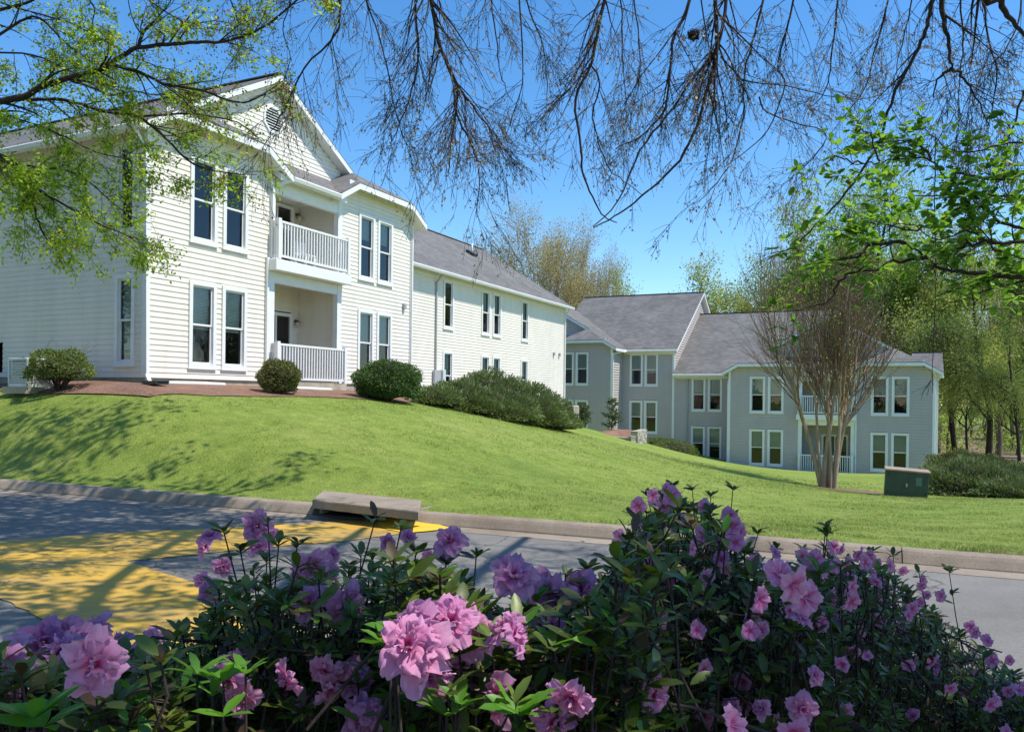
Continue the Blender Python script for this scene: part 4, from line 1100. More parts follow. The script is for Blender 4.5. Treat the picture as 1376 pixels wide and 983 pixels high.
# ------------------------------------------------------------------ shrubs
def ellip_shrub(name, loc, rx, ry, rz, mat, n, ls, seed, label, cat='shrub', stems=True, tmpl=T_QUAD, lump=0.10, lowcut=-0.75, open_low=False, group=None, dens_core=0.86):
    rng = np.random.default_rng(seed); root = empty(name, loc); tag(root, label, cat, group)
    ph = rng.uniform(0, 6.28, 8)
    def lumpf(q): return 1+lump*(np.sin(q[:, 0]*5+ph[0])*np.sin(q[:, 1]*4+ph[1])+np.sin(q[:, 2]*6+ph[2]+q[:, 0]*3)*0.6)
    q = unit(rng, n); q = q[q[:, 2] > lowcut]; m = len(q)
    rad = lumpf(q)*(rng.uniform(0.84, 1.03, m)+0.10*rng.uniform(0, 1, m)**9)
    pos = q*rad[:, None]*np.array([rx, ry, rz])+np.array([0, 0, rz*0.98])
    pos[:, 2] = np.maximum(pos[:, 2], 0.03)
    leaves('foliage', root, mat, tmpl, pos, q*0.9+unit(rng, m)*0.9, ls*rng.uniform(.6, 1.3, m), rng)
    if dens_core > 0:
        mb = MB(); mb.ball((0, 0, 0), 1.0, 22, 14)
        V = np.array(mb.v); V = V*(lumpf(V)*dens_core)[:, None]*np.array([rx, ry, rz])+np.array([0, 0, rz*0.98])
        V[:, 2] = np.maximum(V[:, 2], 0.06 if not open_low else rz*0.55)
        mb.v = [tuple(v) for v in V]; mb.build('shade_core', M['core'], root)  # solid dark core keeps foliage opaque, inner shade put into its colour
    ch = Chains()
    for i in range(9):
        a = rng.uniform(0, 6.28); e = np.array([math.cos(a)*rx*.6, math.sin(a)*ry*.6, rz*1.1])
        pts = np.array([e*f*np.array([f**.3 if f else 0, f**.3 if f else 0, 1]) for f in np.linspace(0, 1, 6)])+rng.normal(size=(6, 3))*0.02
        pts[0] = (0.06*math.cos(a), 0.06*math.sin(a), -0.08); ch.tube(pts, np.linspace(.022, .007, 6), 5)
    ch.build('stems', M['bark'], root)
    return root
def gl(u, v, d): p = P(u, v, d); return (p.x, p.y, ground(p.x, p.y)-0.02)
ellip_shrub('rounded_shrub', gl(375, 527, 19.2), 0.50, 0.48, 0.42, M['olive'], 9000, 0.045, 31, 'small olive clipped ball shrub in front of the lower balcony railing', dens_core=.88)
ellip_shrub('rounded_shrub', gl(520, 534, 21.8), 0.90, 0.75, 0.55, M['boxwood'], 18000, 0.05, 32, 'dark green clipped mound under the lower windows of the right-hand cream bay', dens_core=.9)
sb = ellip_shrub('loose_shrub', gl(80, 520, 17.2), 0.68, 0.55, 0.46, M['privet'], 8500, 0.05, 33, 'loose leafy shrub with bare lower stems beside the grey air conditioner', lowcut=-0.35, open_low=True, lump=.14, dens_core=.62)
# add low twiggy fans to the loose shrub
rg = np.random.default_rng(3); ch = Chains(); tips = []
cfgS = [dict(n=5, wob=.14, up=.02, taper=.4, k=4, kids=5, **{'from': .2}), dict(n=4, wob=.16, up=.0, taper=.4, k=3, kids=3, ang=.6, len=.55, rr=.6, **{'from': .1}), dict(n=3, wob=.2, up=.0, taper=.5, k=3, kids=0, ang=.6, len=.6, rr=.6, **{'from': .1})]
for c in cfgS: c['tw'] = 99
for i in range(12):
    a = rg.uniform(0, 6.28); grow(rg, (0.03*math.cos(a), 0.03*math.sin(a), 0), (math.cos(a)*.8, math.sin(a)*.6, .8), .75, .014, 0, cfgS, ch, tips)
ch.build('twigs', M['bark'], sb)
for (u, v, d, rx, ry, rz, lab, sd) in ((905, 607, 46.5, 1.3, .8, .42, 'low green foundation shrub at the foot of the grey wall, beside the stone wall', 41),
                                    (885, 603, 47.5, .8, .7, .42, 'dark little shrub hard against the stone wall end', 42)):
    p = P(u, v, d); ellip_shrub('low_shrub', (p.x, p.y, p.z-0.55), rx, ry, rz+.2, M['privet'], 5000, 0.07, sd, lab)

def juniper(name, seed, blobs, n, label, group=None, mat=None):
    """a spreading evergreen: many overlapping mounds, sprays pointing up and outwards"""
    rng = np.random.default_rng(seed); c0 = blobs[0]; root = empty(name, (c0[0], c0[1], ground(c0[0], c0[1]))); tag(root, label, 'hedge', group)
    O = np.array(root.location); PP = []; DD = []
    w_ = np.array([b[2]*b[3]+b[4]*(b[2]+b[3]) for b in blobs]); w_ = w_/w_.sum()
    core = MB(); ch = Chains()
    for bi, (x, y, rx, ry, rz, ang) in enumerate(blobs):
        m = int(n*w_[bi]); q = unit(rng, m); q = q[q[:, 2] > -0.15]; m = len(q)
        lum = 1+0.12*np.sin(q[:, 0]*7+bi)*np.sin(q[:, 1]*6+2*bi)+0.10*np.sin(q[:, 2]*9+q[:, 0]*5)
        r = lum*rng.uniform(.82, 1.04, m); z0 = ground(x, y)
        loc = q*r[:, None]*np.array([rx, ry, rz]); ca, sa = math.cos(ang), math.sin(ang)
        L_ = np.stack([loc[:, 0]*ca-loc[:, 1]*sa, loc[:, 0]*sa+loc[:, 1]*ca, loc[:, 2]], -1)
        Q_ = np.stack([q[:, 0]*ca-q[:, 1]*sa, q[:, 0]*sa+q[:, 1]*ca, q[:, 2]], -1)
        pos = L_+np.array([x, y, z0+0.12]); 
        PP.append(pos); DD.append(Q_*0.9+np.array([0, 0, .45])+unit(rng, m)*0.65)
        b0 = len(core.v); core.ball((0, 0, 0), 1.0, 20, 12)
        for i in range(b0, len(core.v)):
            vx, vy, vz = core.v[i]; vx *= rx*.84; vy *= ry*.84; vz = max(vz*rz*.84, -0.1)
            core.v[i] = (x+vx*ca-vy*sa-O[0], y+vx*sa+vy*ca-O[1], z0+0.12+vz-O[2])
        for k in range(4):
            a = rng.uniform(0, 6.28); ch.tube(np.array([[x-O[0], y-O[1], z0-O[2]-.05], [x-O[0]+math.cos(a)*rx*.4, y-O[1]+math.sin(a)*ry*.4, z0-O[2]+rz*.5], [x-O[0]+math.cos(a)*rx*.8, y-O[1]+math.sin(a)*ry*.8, z0-O[2]+rz*.6]]), [.03, .02, .01], 5)
    pos = np.concatenate(PP)-O; dr = np.concatenate(DD)
    gz = ground_arr(pos[:, 0]+O[0], pos[:, 1]+O[1])-O[2]; pos[:, 2] = np.maximum(pos[:, 2], gz+0.04)
    leaves('foliage', root, mat or M['juniper'], T_SPRAY, pos, dr, 0.12*rng.uniform(.5, 1.3, len(pos)), rng)
    core.build('shade_core', M['core'], root); ch.build('stems', M['bark'], root)  # solid cores inside the mounds, near-black in place of inner shade
    return root
def jb(u, v, d, rx, ry, rz, ang=0): p = P(u, v, d); return (p.x, p.y, rx, ry, rz, ang)
LA = R(60)
juniper('juniper_hedge', 51, [jb(655, 545, 26.5, 1.5, 1.5, 1.15, LA), jb(585, 540, 23.6, .75, .8, .38, LA), jb(615, 545, 24.6, 1.0, 1.1, .65, LA), jb(700, 560, 27.5, 1.3, 1.5, 1.10, LA),
                             jb(733, 568, 28.8, 1.0, 1.1, .8, LA), jb(752, 572, 29.8, .75, .8, .45, LA), jb(680, 556, 25.6, 1.2, 1.0, .65, LA), jb(722, 570, 27.4, 1.1, .9, .5, LA), jb(640, 550, 24.8, 1.2, .9, .55, LA)],
        130000, 'long mounded juniper hedge against the cream wing, under its lower windows')
juniper('juniper_hedge', 52, [jb(1300, 660, 26, 1.35, 1.1, .95, 0), jb(1262, 655, 27, .7, .8, .85, 0), jb(1340, 665, 25.3, 1.0, .9, .65, 0), jb(1325, 655, 27.5, 1.2, 1.0, .85, 0)], 52000, 'spreading juniper hedge directly beside the green utility box', 'junipers past the utility box')
juniper('juniper_hedge', 53, [jb(1375, 660, 27.5, 1.3, 1.0, .72, 0), jb(1362, 668, 24.5, 1.1, .8, .42, 0), jb(1410, 668, 25.5, 1.2, .9, .6, 0)], 36000, 'lower juniper hedge at the right edge of the lawn', 'junipers past the utility box')
juniper('juniper_hedge', 54, [jb(1290, 628, 36, 1.5, 1.1, .95, 0), jb(1330, 630, 36, 1.5, 1.1, .75, 0)], 26000, 'yellowish juniper hedge rising behind the nearer two, below the dark trunk', 'junipers past the utility box', M['olive'])

def cone_shrub(name, u, v, d, h, r, seed, label, zoff=0.0):
    rng = np.random.default_rng(seed); p = P(u, v, d); root = empty(name, (p.x, p.y, ground(p.x, p.y)+zoff)); tag(root, label, 'shrub')
    ch = Chains(); ch.tube(np.array([[0, 0, -.1], [0.02, 0, h*.5], [0, 0.02, h]]), [.04, .025, .008], 6); tips = []
    P_ = []
    for i in range(46):
        f = rng.uniform(.08, .95); a = rng.uniform(0, 6.28); L_ = r*(1-f)**.6*rng.uniform(.6, 1.15)+.08
        st = np.array([0, 0, h*f]); en = st+np.array([math.cos(a)*L_, math.sin(a)*L_, L_*.45]); pts = np.array([st+(en-st)*t for t in (0, .5, 1)]); ch.tube(pts, [.012, .008, .004], 4)
        for t in np.linspace(.3, 1.05, 9): P_.append(st+(en-st)*t+rng.normal(size=(7, 3))*.05)
    pos = np.concatenate(P_); leaves('foliage', root, M['holly'], T_QUAD, pos, unit(rng, len(pos)), .075*rng.uniform(.6, 1.3, len(pos)), rng)
    ch.build('stem', M['bark'], root); return root
cone_shrub('young_holly', 822, 576, 43, 1.75, .72, 61, 'small upright holly growing from the mulch behind the stone wall', 0.15)
cone_shrub('young_holly', 785, 566, 44, 1.25, .5, 62, 'smaller holly in front of the grey building, close to the cream corner')

# ------------------------------------------------------------------ stone retaining wall and its mulch
def stone_wall():
    p0 = P(812, 585, 40.5); p1 = P(852, 595, 38.5); p2 = P(865, 590, 41.5)
    z1 = P(852, 583, 38.5).z
    root = empty('stone_wall', (p1.x, p1.y, p1.z)); tag(root, 'dry-stacked ledge stone retaining wall holding a small mulch bed on the slope', 'wall')
    rng = random.Random(8)
    mb = MB(); O = Vector(root.location)
    def run(a, b, hts):
        d = (b-a); L_ = d.length; d.normalize(); nn = Vector((-d.y, d.x, 0))
        z = -0.9
        row = 0
        while z < 0.62:
            h = rng.uniform(.09, .15); s_ = -rng.uniform(0, .3)
            while s_ < L_:
                wl_ = rng.uniform(.25, .6); s2 = min(s_+wl_, L_); s1 = max(s_, 0)
                top = hts[0]+(hts[1]-hts[0])*((s1+s2)/2/L_)
                if z+h <= top+.06 and s2-s1 > .05:
                    c_ = a+d*(s1+s2)/2-O; c_.z = z+h/2; j = rng.uniform(-.02, .02)
                    mb.obox(c_+nn*j, d*((s2-s1)/2-.008), nn*.17, Vector((0, 0, h/2-.006)))
                s_ = s2 if s2 > s_ else s_+.3
            z += h
    q0 = Vector((p0.x, p0.y, 0)); q1 = Vector((p1.x, p1.y, 0)); q2 = Vector((p2.x, p2.y, 0))
    run(q0, q1, (.12, .30)); run(q1+Vector((0, .1, 0)), q2, (.52, .55))
    mb.build('stone_courses', M['stone'], root)
    mb = MB(); 
    top = [P(804, 583, 40.5), P(815, 588, 39.8), P(835, 590, 39.3), P(851, 589, 38.9), P(862, 580, 41), P(845, 577, 43), P(825, 576, 43.5), P(812, 578, 42.5)]
    mid = sum(top, Vector())/len(top); mid.z += .12
    mb.add([t-O for t in top]+[mid-O], [(i, (i+1) % 8, 8) for i in range(8)]); mb.build('mulch_fill', M['mulch'], root)
stone_wall()

# ------------------------------------------------------------------ utility box, air conditioners, splash block, leaf
ub = P(1216, 667, 24); UBZ = ground(ub.x, ub.y)
t = empty('utility_box', (ub.x, ub.y, UBZ), R(-24)); t.rotation_euler = (0, R(3.0), R(-24)); tag(t, 'dark green utility box with a faded brown lid, tilted on the lawn', 'utility box')
mb = MB(); mb.box(-.58, .58, -.42, .42, -.15, .80, bev=.012); mb.build('cabinet', M['box_green'], t)
mb = MB(); mb.box(-.61, .61, -.46, .46, .801, .86, bev=.014); mb.build('lid', M['box_top'], t)
mb = MB(); mb.box(.24, .40, -.428, -.421, .42, .66); mb.build('sticker', M['sticker'], t)
mb = MB(); mb.box(.045, .055, -.426, -.421, .06, .78); mb.build('door_seam', M['dark_metal'], t)
mb = MB(); mb.box(-.02, .03, -.445, -.421, .36, .46, bev=.006); mb.build('lock', M['grey_metal'], t)
for hx in (-.5, .5):
    for hz in (.15, .66): mb = MB(); mb.box(hx-.02, hx+.02, -.432, -.421, hz, hz+.07); mb.build('hinge', M['dark_metal'], t)

def ac_unit(loc, rz, w_, h, mat, label, fan=True):
    t = empty('air_conditioner', loc, rz); tag(t, label, 'air conditioner', 'condensers beside the buildings')
    mb = MB(); a = w_/2
    for sx in (-1, 1):
        for sy in (-1, 1): mb.box(sx*a-.02, sx*a+.02, sy*a-.02, sy*a+.02, 0.04, h-.06)
    mb.box(-a-.02, a+.02, -a-.02, a+.02, h-.06, h, bev=.01); mb.box(-a-.02, a+.02, -a-.02, a+.02, .03, .1)
    mb.build('cabinet', mat, t)
    mb = MB(); n = int((h-.18)/.035)
    for k in range(n):
        z = .12+k*.035
        mb.box(-a+.021, a-.021, -a-.004, -a+.003, z, z+.018); mb.box(-a+.021, a-.021, a-.003, a+.004, z, z+.018)
        mb.box(-a-.004, -a+.003, -a+.021, a-.021, z, z+.018); mb.box(a-.003, a+.004, -a+.021, a-.021, z, z+.018)
    mb.build('louvre_grille', mat, t)
    mb = MB(); mb.box(-a+.04, a-.04, -a+.04, a-.04, .1, h-.065); mb.build('coil', M['dark_metal'] if mat is not M['pale_metal'] else M['grey_metal'], t)
    mb = MB()
    for r in (.08, .16, .24, a*.85):
        mb.tube([(r*math.cos(q), r*math.sin(q), h+.012) for q in np.linspace(0, 2*math.pi, 25)], .006, 4)
    mb.build('fan_guard', M['dark_metal'], t)
    mb = MB(); mb.box(-a-.1, a+.1, -a-.1, a+.1, -.12, .028); mb.build('pad', M['concrete'], t)
p = P(43, 515, 17.7); ac_unit((p.x, p.y, ground(p.x, p.y)+.06), R(-26), .62, .66, M['pale_metal'], 'pale grey air conditioner half hidden by the loose shrub')
p = P(750, 562, 36.5); ac_unit((p.x, p.y, ground(p.x, p.y)+.05), R(-26), .95, .95, M['dark_metal'], 'dark air conditioner at the far end of the long juniper hedge')
p = P(767, 566, 41); ac_unit((p.x, p.y, ground(p.x, p.y)+.08), R(-26), .60, .95, M['beige_metal'], 'beige air conditioner past the cream corner, in front of the grey wall')

x, y = cream_xy(-0.35, -0.75); t = empty('splash_block', (x, y, ground(x, y)+.03), R(50)); tag(t, 'dark splash block lying under the downspout at the near cream corner', 'splash block')
mb = MB(); mb.box(-.14, .14, -.32, .32, 0, .03); mb.box(-.15, -.12, -.33, .33, .031, .08); mb.box(.12, .15, -.33, .33, .031, .08); mb.box(-.119, .119, .30, .33, .031, .08); mb.build('trough', M['dark_metal'], t)
# white drain pipes lying on the mulch
for i, (t0, t1, k) in enumerate(((0.25, 2.0, -.35), (4.0, 5.6, -.75))):
    a_ = cream_xy(t0, k); b_ = cream_xy(t1, k-.02); mb = MB(); mb.tube([(a_[0], a_[1], ground(*a_)+.04), ((a_[0]+b_[0])/2, (a_[1]+b_[1])/2, ground((a_[0]+b_[0])/2, (a_[1]+b_[1])/2)+.045), (b_[0], b_[1], ground(*b_)+.04)], .05, 8)
    tag(mb.build('drain_pipe', M['white']), ('white drain pipe lying on the mulch at the near cream corner', 'white drain pipe lying on the mulch in front of the lower balcony')[i], 'pipe', 'pipes on the mulch bed')
def fallen_leaf(u, v, d, s, lab):
    p = P(u, v, d); z = ground(p.x, p.y)+.05
    vs = [(0, 0, 0), (.3, .35, .1), (.1, .9, .25), (-.1, .5, .05), (-.5, .7, .22), (-.35, .2, .02), (-.9, 0, .2), (-.3, -.15, 0), (-.2, -.6, .15), (.2, -.3, 0), (.8, -.1, .18), (.35, .1, .03)]
    mb = MB(); mb.add([(x*s, y*s, zz*s) for x, y, zz in vs], [(0, i, i+1 if i < 11 else 1) for i in range(1, 12)])
    mb.tube([(0, 0, 0), (.2*s, -.9*s, .1*s)], .004, 4)
    o = mb.build('fallen_leaf', M['leafbrown']); o.location = (p.x, p.y, z); tag(o, lab, 'leaf', 'dead leaves on the lawn')
M['leafbrown'] = simple('dry_brown_leaf', (0.34, 0.19, 0.10), .8, .2)
fallen_leaf(391, 630, 13.2, .09, 'dry brown leaf lying alone on the lawn above the kerb')
fallen_leaf(494, 659, 12.0, .08, 'dry brown leaf just behind the storm drain slab')

for u_, v_, d_ in ((795, 692, 9.6), (640, 664, 12.0), (702, 640, 13.6), (868, 672, 11.0), (262, 604, 14.0), (1165, 705, 10.5)):
    fallen_leaf(u_, v_, d_, .055, 'small curled brown leaf lying in the grass')
# parked car glimpsed behind the junipers at the right edge
def car():
    p = P(1392, 622, 44); z = ground(p.x, p.y)
    t = empty('parked_car', (p.x, p.y, z), R(-20)); tag(t, 'dark parked car glimpsed between the hedges at the far right edge', 'car')
    prof = [(-2.2, .35), (-2.25, .75), (-1.9, .9), (-1.2, .98), (-.6, 1.42), (.7, 1.45), (1.45, 1.0), (2.1, .92), (2.25, .6), (2.2, .35)]
    mb = MB(); n = len(prof); vs = []
    for y, sx in ((-.82, 1), (-.55, 1), (.55, 1), (.82, 1)):
        for x, zz in prof: vs.append((x, y*(1 if zz < 1.1 or abs(y) < .6 else .82), zz))
    fs = []
    for r in range(3):
        for i in range(n): fs.append((r*n+i, r*n+(i+1) % n, (r+1)*n+(i+1) % n, (r+1)*n+i))
    fs += [tuple(range(n-1, -1, -1)), tuple(range(3*n, 4*n))]; mb.add(vs, fs, 0, False); mb.build('body', M['dark_metal'], t)
    for sx in (-1.4, 1.4):
        for sy in (-.78, .78):
            mb = MB(); mb.tube([(sx, sy-.1, .33), (sx, sy+.1, .33)], .33, 18); mb.build('wheel', M['dark_metal'], t)
    mb = MB(); mb.add([(-.95, -.835, 1.02), (1.15, -.835, 1.02), (.65, -.70, 1.38), (-.55, -.70, 1.36)], [(0, 1, 2, 3)]); mb.build('side_window', M['glass'], t)
car()
# ------------------------------------------------------------------ grass blades
def in_poly(x, y, poly):
    ins = np.zeros(len(x), bool); j = len(poly)-1
    for i in range(len(poly)):
        xi, yi = poly[i]; xj, yj = poly[j]
        ins ^= ((yi > y) != (yj > y)) & (x < (xj-xi)*(y-yi)/(yj-yi+1e-12)+xi); j = i
    return ins
def grass():
    rng = np.random.default_rng(5); N = 150000
    # density falls with distance from the eye
    d = 8 + 22*rng.uniform(0, 1, N)**1.5; u = rng.uniform(-20, 1396, N)
    x = (u-688)/F*d; y = d
    wk = (x-K0.x)*KN.x+(y-K0.y)*KN.y; ok = wk > .14
    for b in BEDS: ok &= ~in_poly(x, y, b)
    lc = np.stack([(x-A.x)*D1.x+(y-A.y)*D1.y, -((x-A.x)*E.x+(y-A.y)*E.y)], -1)
    ok &= ~((lc[:, 0] > -.2) & (lc[:, 1] > -.2))
    ok &= ~((np.abs((x-inl.location.x)*KD.x+(y-inl.location.y)*KD.y) < L2+.1) & (wk < .66))
    x = x[ok]; y = y[ok]; n = len(x); z = ground_arr(x, y)
    pos = np.stack([x, y, z-.005], -1)
    dr = np.stack([rng.normal(size=n)*.45, rng.normal(size=n)*.45, np.ones(n)], -1)
    a, b, c = frames(dr, rng)
    T = ([(0, -.07, 0), (0, .07, 0), (.6, .05, .08), (.6, -.05, .08), (1, 0, .28), (0.0, .25, .1), (0.0, .36, .1), (.75, .5, -.12)], [(0, 1, 2), (0, 2, 3), (3, 2, 4), (5, 6, 7)])
    V, Fc = scatter(T[0], T[1], pos, a, b, c, rng.uniform(.026, .052, n)*(1+np.clip((y-14)/30, 0, .5))*(.85+.45*np.sin(x*2.3+1.7*np.sin(y*1.9))*np.sin(y*2.9+x))*np.where(wk[ok] < .4, 1.25, 1.0))
    o = link('lawn_grass', nmesh('lawn_grass', V, Fc, M['blade'])); tag(o, 'short bright green grass blades covering the lawn', 'grass', kind='stuff')
grass()

# ------------------------------------------------------------------ trees that reach into the picture from outside
def smooth_path(pts, n=4):
    pts = [Vector(p) for p in pts]; out = []
    for i in range(len(pts)-1):
        p0 = pts[max(i-1, 0)]; p1 = pts[i]; p2 = pts[i+1]; p3 = pts[min(i+2, len(pts)-1)]
        for k in range(n):
            t = k/n; out.append(0.5*((2*p1)+(p2-p0)*t+(2*p0-5*p1+4*p2-p3)*t*t+(3*p1-p0-3*p2+p3)*t**3))
    out.append(pts[-1]); return np.array([list(p) for p in out])
def side_twigs(rng, pts, rad, ch, tips, n, L_, droop, lv, ang=.75, r_end=.0022, kids=4, wob=.16, fmax=1.0):
    """drooping side twigs along a branch, recursing lv times"""
    seg = np.linalg.norm(np.diff(pts, axis=0), axis=1); cum = np.r_[0, np.cumsum(seg)]; T = cum[-1]
    for i in range(n):
        f = rng.uniform(.06, fmax) if n > 3 else rng.uniform(.2, 1.0)
        s = f*T; j = min(np.searchsorted(cum, s)-1, len(seg)-1); j = max(j, 0); tt = (s-cum[j])/max(seg[j], 1e-6)
        p = pts[j]*(1-tt)+pts[j+1]*tt; d = (pts[j+1]-pts[j])/max(seg[j], 1e-6); r = max(rad[j]*(1-tt)+rad[j+1]*tt, r_end)*.55
        ax = rng.normal(size=3); ax -= d*ax.dot(d); ax /= np.linalg.norm(ax); a = ang*rng.uniform(.5, 1.3)
        dd = d*math.cos(a)+ax*math.sin(a); q = [p.copy()]; m = 6; l = L_*rng.uniform(.5, 1.3)*(1.15-.55*f)
        for k in range(m):
            dd = dd+rng.normal(size=3)*wob+np.array([0, 0, -droop]); dd /= np.linalg.norm(dd); p = p+dd*l/m; q.append(p.copy())
        q = np.array(q); rr = np.linspace(max(r, r_end), r_end*.75, m+1)
        ch.tube(q, rr, 3 if r < .006 else 5)
        for k in range(1, m+1): tips.append((q[k], dd, lv))
        if lv > 0: side_twigs(rng, q, rr, ch, tips, kids, L_*.58, droop, lv-1, ang, r_end, kids, wob)

# --- the bare oak overhead
oak = empty('overhanging_oak', (5.5, -3.2, ROADZ+.06)); tag(oak, 'bare oak whose dark twigs droop across the top of the view', 'tree')
OO = np.array(oak.location)
def build_oak():
    rng = np.random.default_rng(101)
    tr = Chains()
    trunk = smooth_path([(5.5, -3.2, -1.9), (5.45, -3.1, 0), (5.4, -2.9, 2.5), (5.2, -2.3, 5.0)], 4)-OO
    tr.tube(trunk, np.linspace(.30, .20, len(trunk)), 14)
    boughs = []
    for tgt in ((-4.5, 8.5, 6.2), (-2.0, 9.5, 6.8), (0.5, 9.5, 6.8), (2.5, 9.0, 6.6), (4.5, 8.5, 6.4), (6.8, 8.0, 5.9)):
        b = smooth_path([(5.2, -2.3, 5.0), (5.2+(tgt[0]-5.2)*.16, 0.8, 6.4), (3.6+(tgt[0]-3.6)*.7, 4.6, 7.2), tgt], 5)
        tr.tube(b-OO, np.linspace(.17, .05, len(b)), 8); boughs.append(b)
    tr.build('trunk', M['bark'], oak)
    L = [  # traced limbs: depth, base radius in pixels, picture points, number of twigs
     (7.2, 3.2, [(470,-60),(458,0),(451,47),(409,91),(384,143),(370,170),(355,195)], 13),
     (7.6, 3.4, [(556,-60),(558,0),(562,69),(554,120),(540,160),(525,193)], 14),
     (7.0, 5.0, [(572,-60),(580,0),(587,47),(600,85),(613,115),(613,145),(606,190),(602,232)], 16),
     (7.0, 3.6, [(600,80),(616,118),(640,150),(663,178),(674,202)], 9),
     (7.0, 3.2, [(610,120),(614,153),(631,189),(643,225),(643,254),(641,290)], 12),
     (7.9, 2.6, [(480,-60),(493,0),(514,65),(524,110),(540,182),(562,211)], 10),
     (6.6, 4.2, [(815,-60),(811,0),(800,60),(794,87),(774,134),(780,200),(785,240),(800,272),(812,291),(829,299)], 9),
     (6.8, 2.2, [(794,87),(806,113),(797,150),(802,182),(815,220),(827,236),(848,250),(863,262)], 7),
     (8.2, 2.4, [(700,-60),(698,0),(702,60),(702,113),(690,150),(678,189)], 8),
     (8.4, 2.2, [(655,-60),(660,0),(668,60),(671,91),(680,120),(689,138)], 8),
     (8.0, 2.2, [(700,-60),(707,0),(730,65),(735,110),(736,138)], 7),
     (8.3, 2.2, [(832,-60),(835,0),(836,73),(840,120),(842,165)], 8),
     (8.0, 2.2, [(848,-60),(852,0),(860,73),(856,120),(848,156)], 8),
     (6.9, 4.0, [(935,-60),(927,0),(906,50),(901,90),(895,142),(880,165),(858,185),(827,200)], 12),
     (6.9, 4.2, [(984,-60),(976,0),(964,64),(935,101),(897,154),(860,202),(830,270),(797,304)], 10),
     (6.7, 4.8, [(958,-60),(961,0),(963,75),(950,120),(940,160),(920,205),(890,240),(860,266),(826,292),(797,306)], 12),
     (7.4, 2.8, [(1030,-60),(1025,0),(1010,60),(999,105),(999,157),(984,214),(960,250),(939,272)], 11),
     (7.8, 2.6, [(1066,-60),(1066,0),(1045,85),(1055,115),(1030,175),(1000,205),(972,225)], 10),
     (7.1, 2.2, [(969,75),(985,95),(1002,109),(1055,116),(1110,127),(1156,133),(1194,126)], 9),
     (8.2, 2.4, [(1128,-60),(1126,0),(1118,70),(1112,112),(1100,135),(1080,150)], 9),
     (8.0, 2.6, [(1200,-60),(1194,0),(1178,60),(1163,115),(1140,150),(1115,180)], 9),
     (7.6, 2.0, [(1020,130),(1030,150),(1070,165),(1110,180),(1090,215),(1050,250)], 8),
     (5.2, 6.2, [(1262,-60),(1252,0),(1246,35),(1235,64),(1209,109),(1194,150),(1179,195),(1137,259),(1105,294),(1074,324),(1050,338),(1030,350)], 3),
     (5.0, 10.0, [(1262,-60),(1265,0),(1270,35),(1274,56),(1277,80),(1279,94)], 3),
     (5.0, 6.0, [(1278,92),(1266,100),(1258,110),(1254,131)], 3),
     (5.0, 6.5, [(1278,92),(1288,99),(1296,106),(1310,130),(1330,170)], 6),
     (4.8, 13.0, [(1318,-60),(1344,0),(1358,25),(1376,49),(1420,110)], 4),
     (6.6, 2.8, [(1288,-60),(1290,0),(1294,60),(1289,110),(1288,170)], 8),
     (6.8, 3.0, [(1310,-60),(1320,0),(1330,60),(1340,100),(1330,160),(1320,190)], 9),
     (5.6, 3.6, [(1425,40),(1400,90),(1376,124),(1366,155),(1355,187),(1344,240),(1325,275),(1314,300)], 7),
     (7.8, 2.2, [(1230,-60),(1225,0),(1215,50),(1205,90),(1210,130)], 7),
     (7.4, 2.4, [(1375,-60),(1372,0),(1365,40),(1340,80),(1310,95),(1275,105)], 8),
     (7.4, 1.6, [(1257,180),(1256,260),(1257,380),(1254,455),(1253,528)], 2),
    ]
    for dep, rp, pix, nt_ in L:
        d0 = dep; n = len(pix); dz = rng.uniform(-.5, .5)
        pts = [P(u, v, d0+dz*i/n) for i, (u, v) in enumerate(pix)]
        top = pts[0]
        first = pix[0][1] < -20
        if first:      # lead it up to the nearest bough
            best = min(((np.linalg.norm(q-np.array([top.x, top.y, top.z+1.4])), i_, j_) for i_, b in enumerate(boughs) for j_, q in enumerate(b)), key=lambda e: e[0])
            q = Vector(boughs[best[1]][best[2]]); pts = [q, q*.5+top*.5+Vector((0, 0, .25))]+pts
        path = smooth_path(pts, 4)
        path[1:-1] += rng.normal(size=(len(path)-2, 3))*.004
        r0 = rp/2*dep/F*(1.1 if rp < 5.5 else .8); rad = np.linspace(r0*1.35 if first else r0, max(r0*.28, .0028), len(path))
        ch = Chains(); tips = []
        ch.tube(path-OO, rad, 8)
        vis = path[8:] if first else path; vr = rad[8:] if first else rad
        kk = int(nt_*1.25)
        side_twigs(rng, vis-OO, vr, ch, tips, kk, .72 if nt_ > 4 else .4, .06, 2, .62, .0019, 4, .085, .42 if (780 < pix[-1][0] < 870 and pix[-1][1] > 255) else 1.0)
        bo = ch.build('branch', M['twig'], oak)
        tp = np.array([t_[0] for t_ in tips if t_[2] < 2])
        if len(tp) and nt_ > 4:
            k = int(len(tp)*.34); idx = rng.integers(0, len(tp), k); pos = tp[idx]+rng.normal(size=(k, 3))*.012
            dr = unit(rng, k)*.8+np.array([0, 0, -.9])
            leaves('catkins', bo, M['catkin'], T_QUAD, pos, dr, .026*rng.uniform(.5, 1.4, k), rng)  # oak catkins hanging at the twig tips
    # unseen leaf masses added above the view, shaped to shade road, lawn and azaleas
    ch = Chains(); tips = []
    for b in boughs:
        side_twigs(rng, b[3:]-OO, np.linspace(.05, .03, len(b)-3), ch, tips, 9, 2.0, -.06, 1, .9, .006, 5)
    ch.build('upper_limbs', M['twig'], oak)
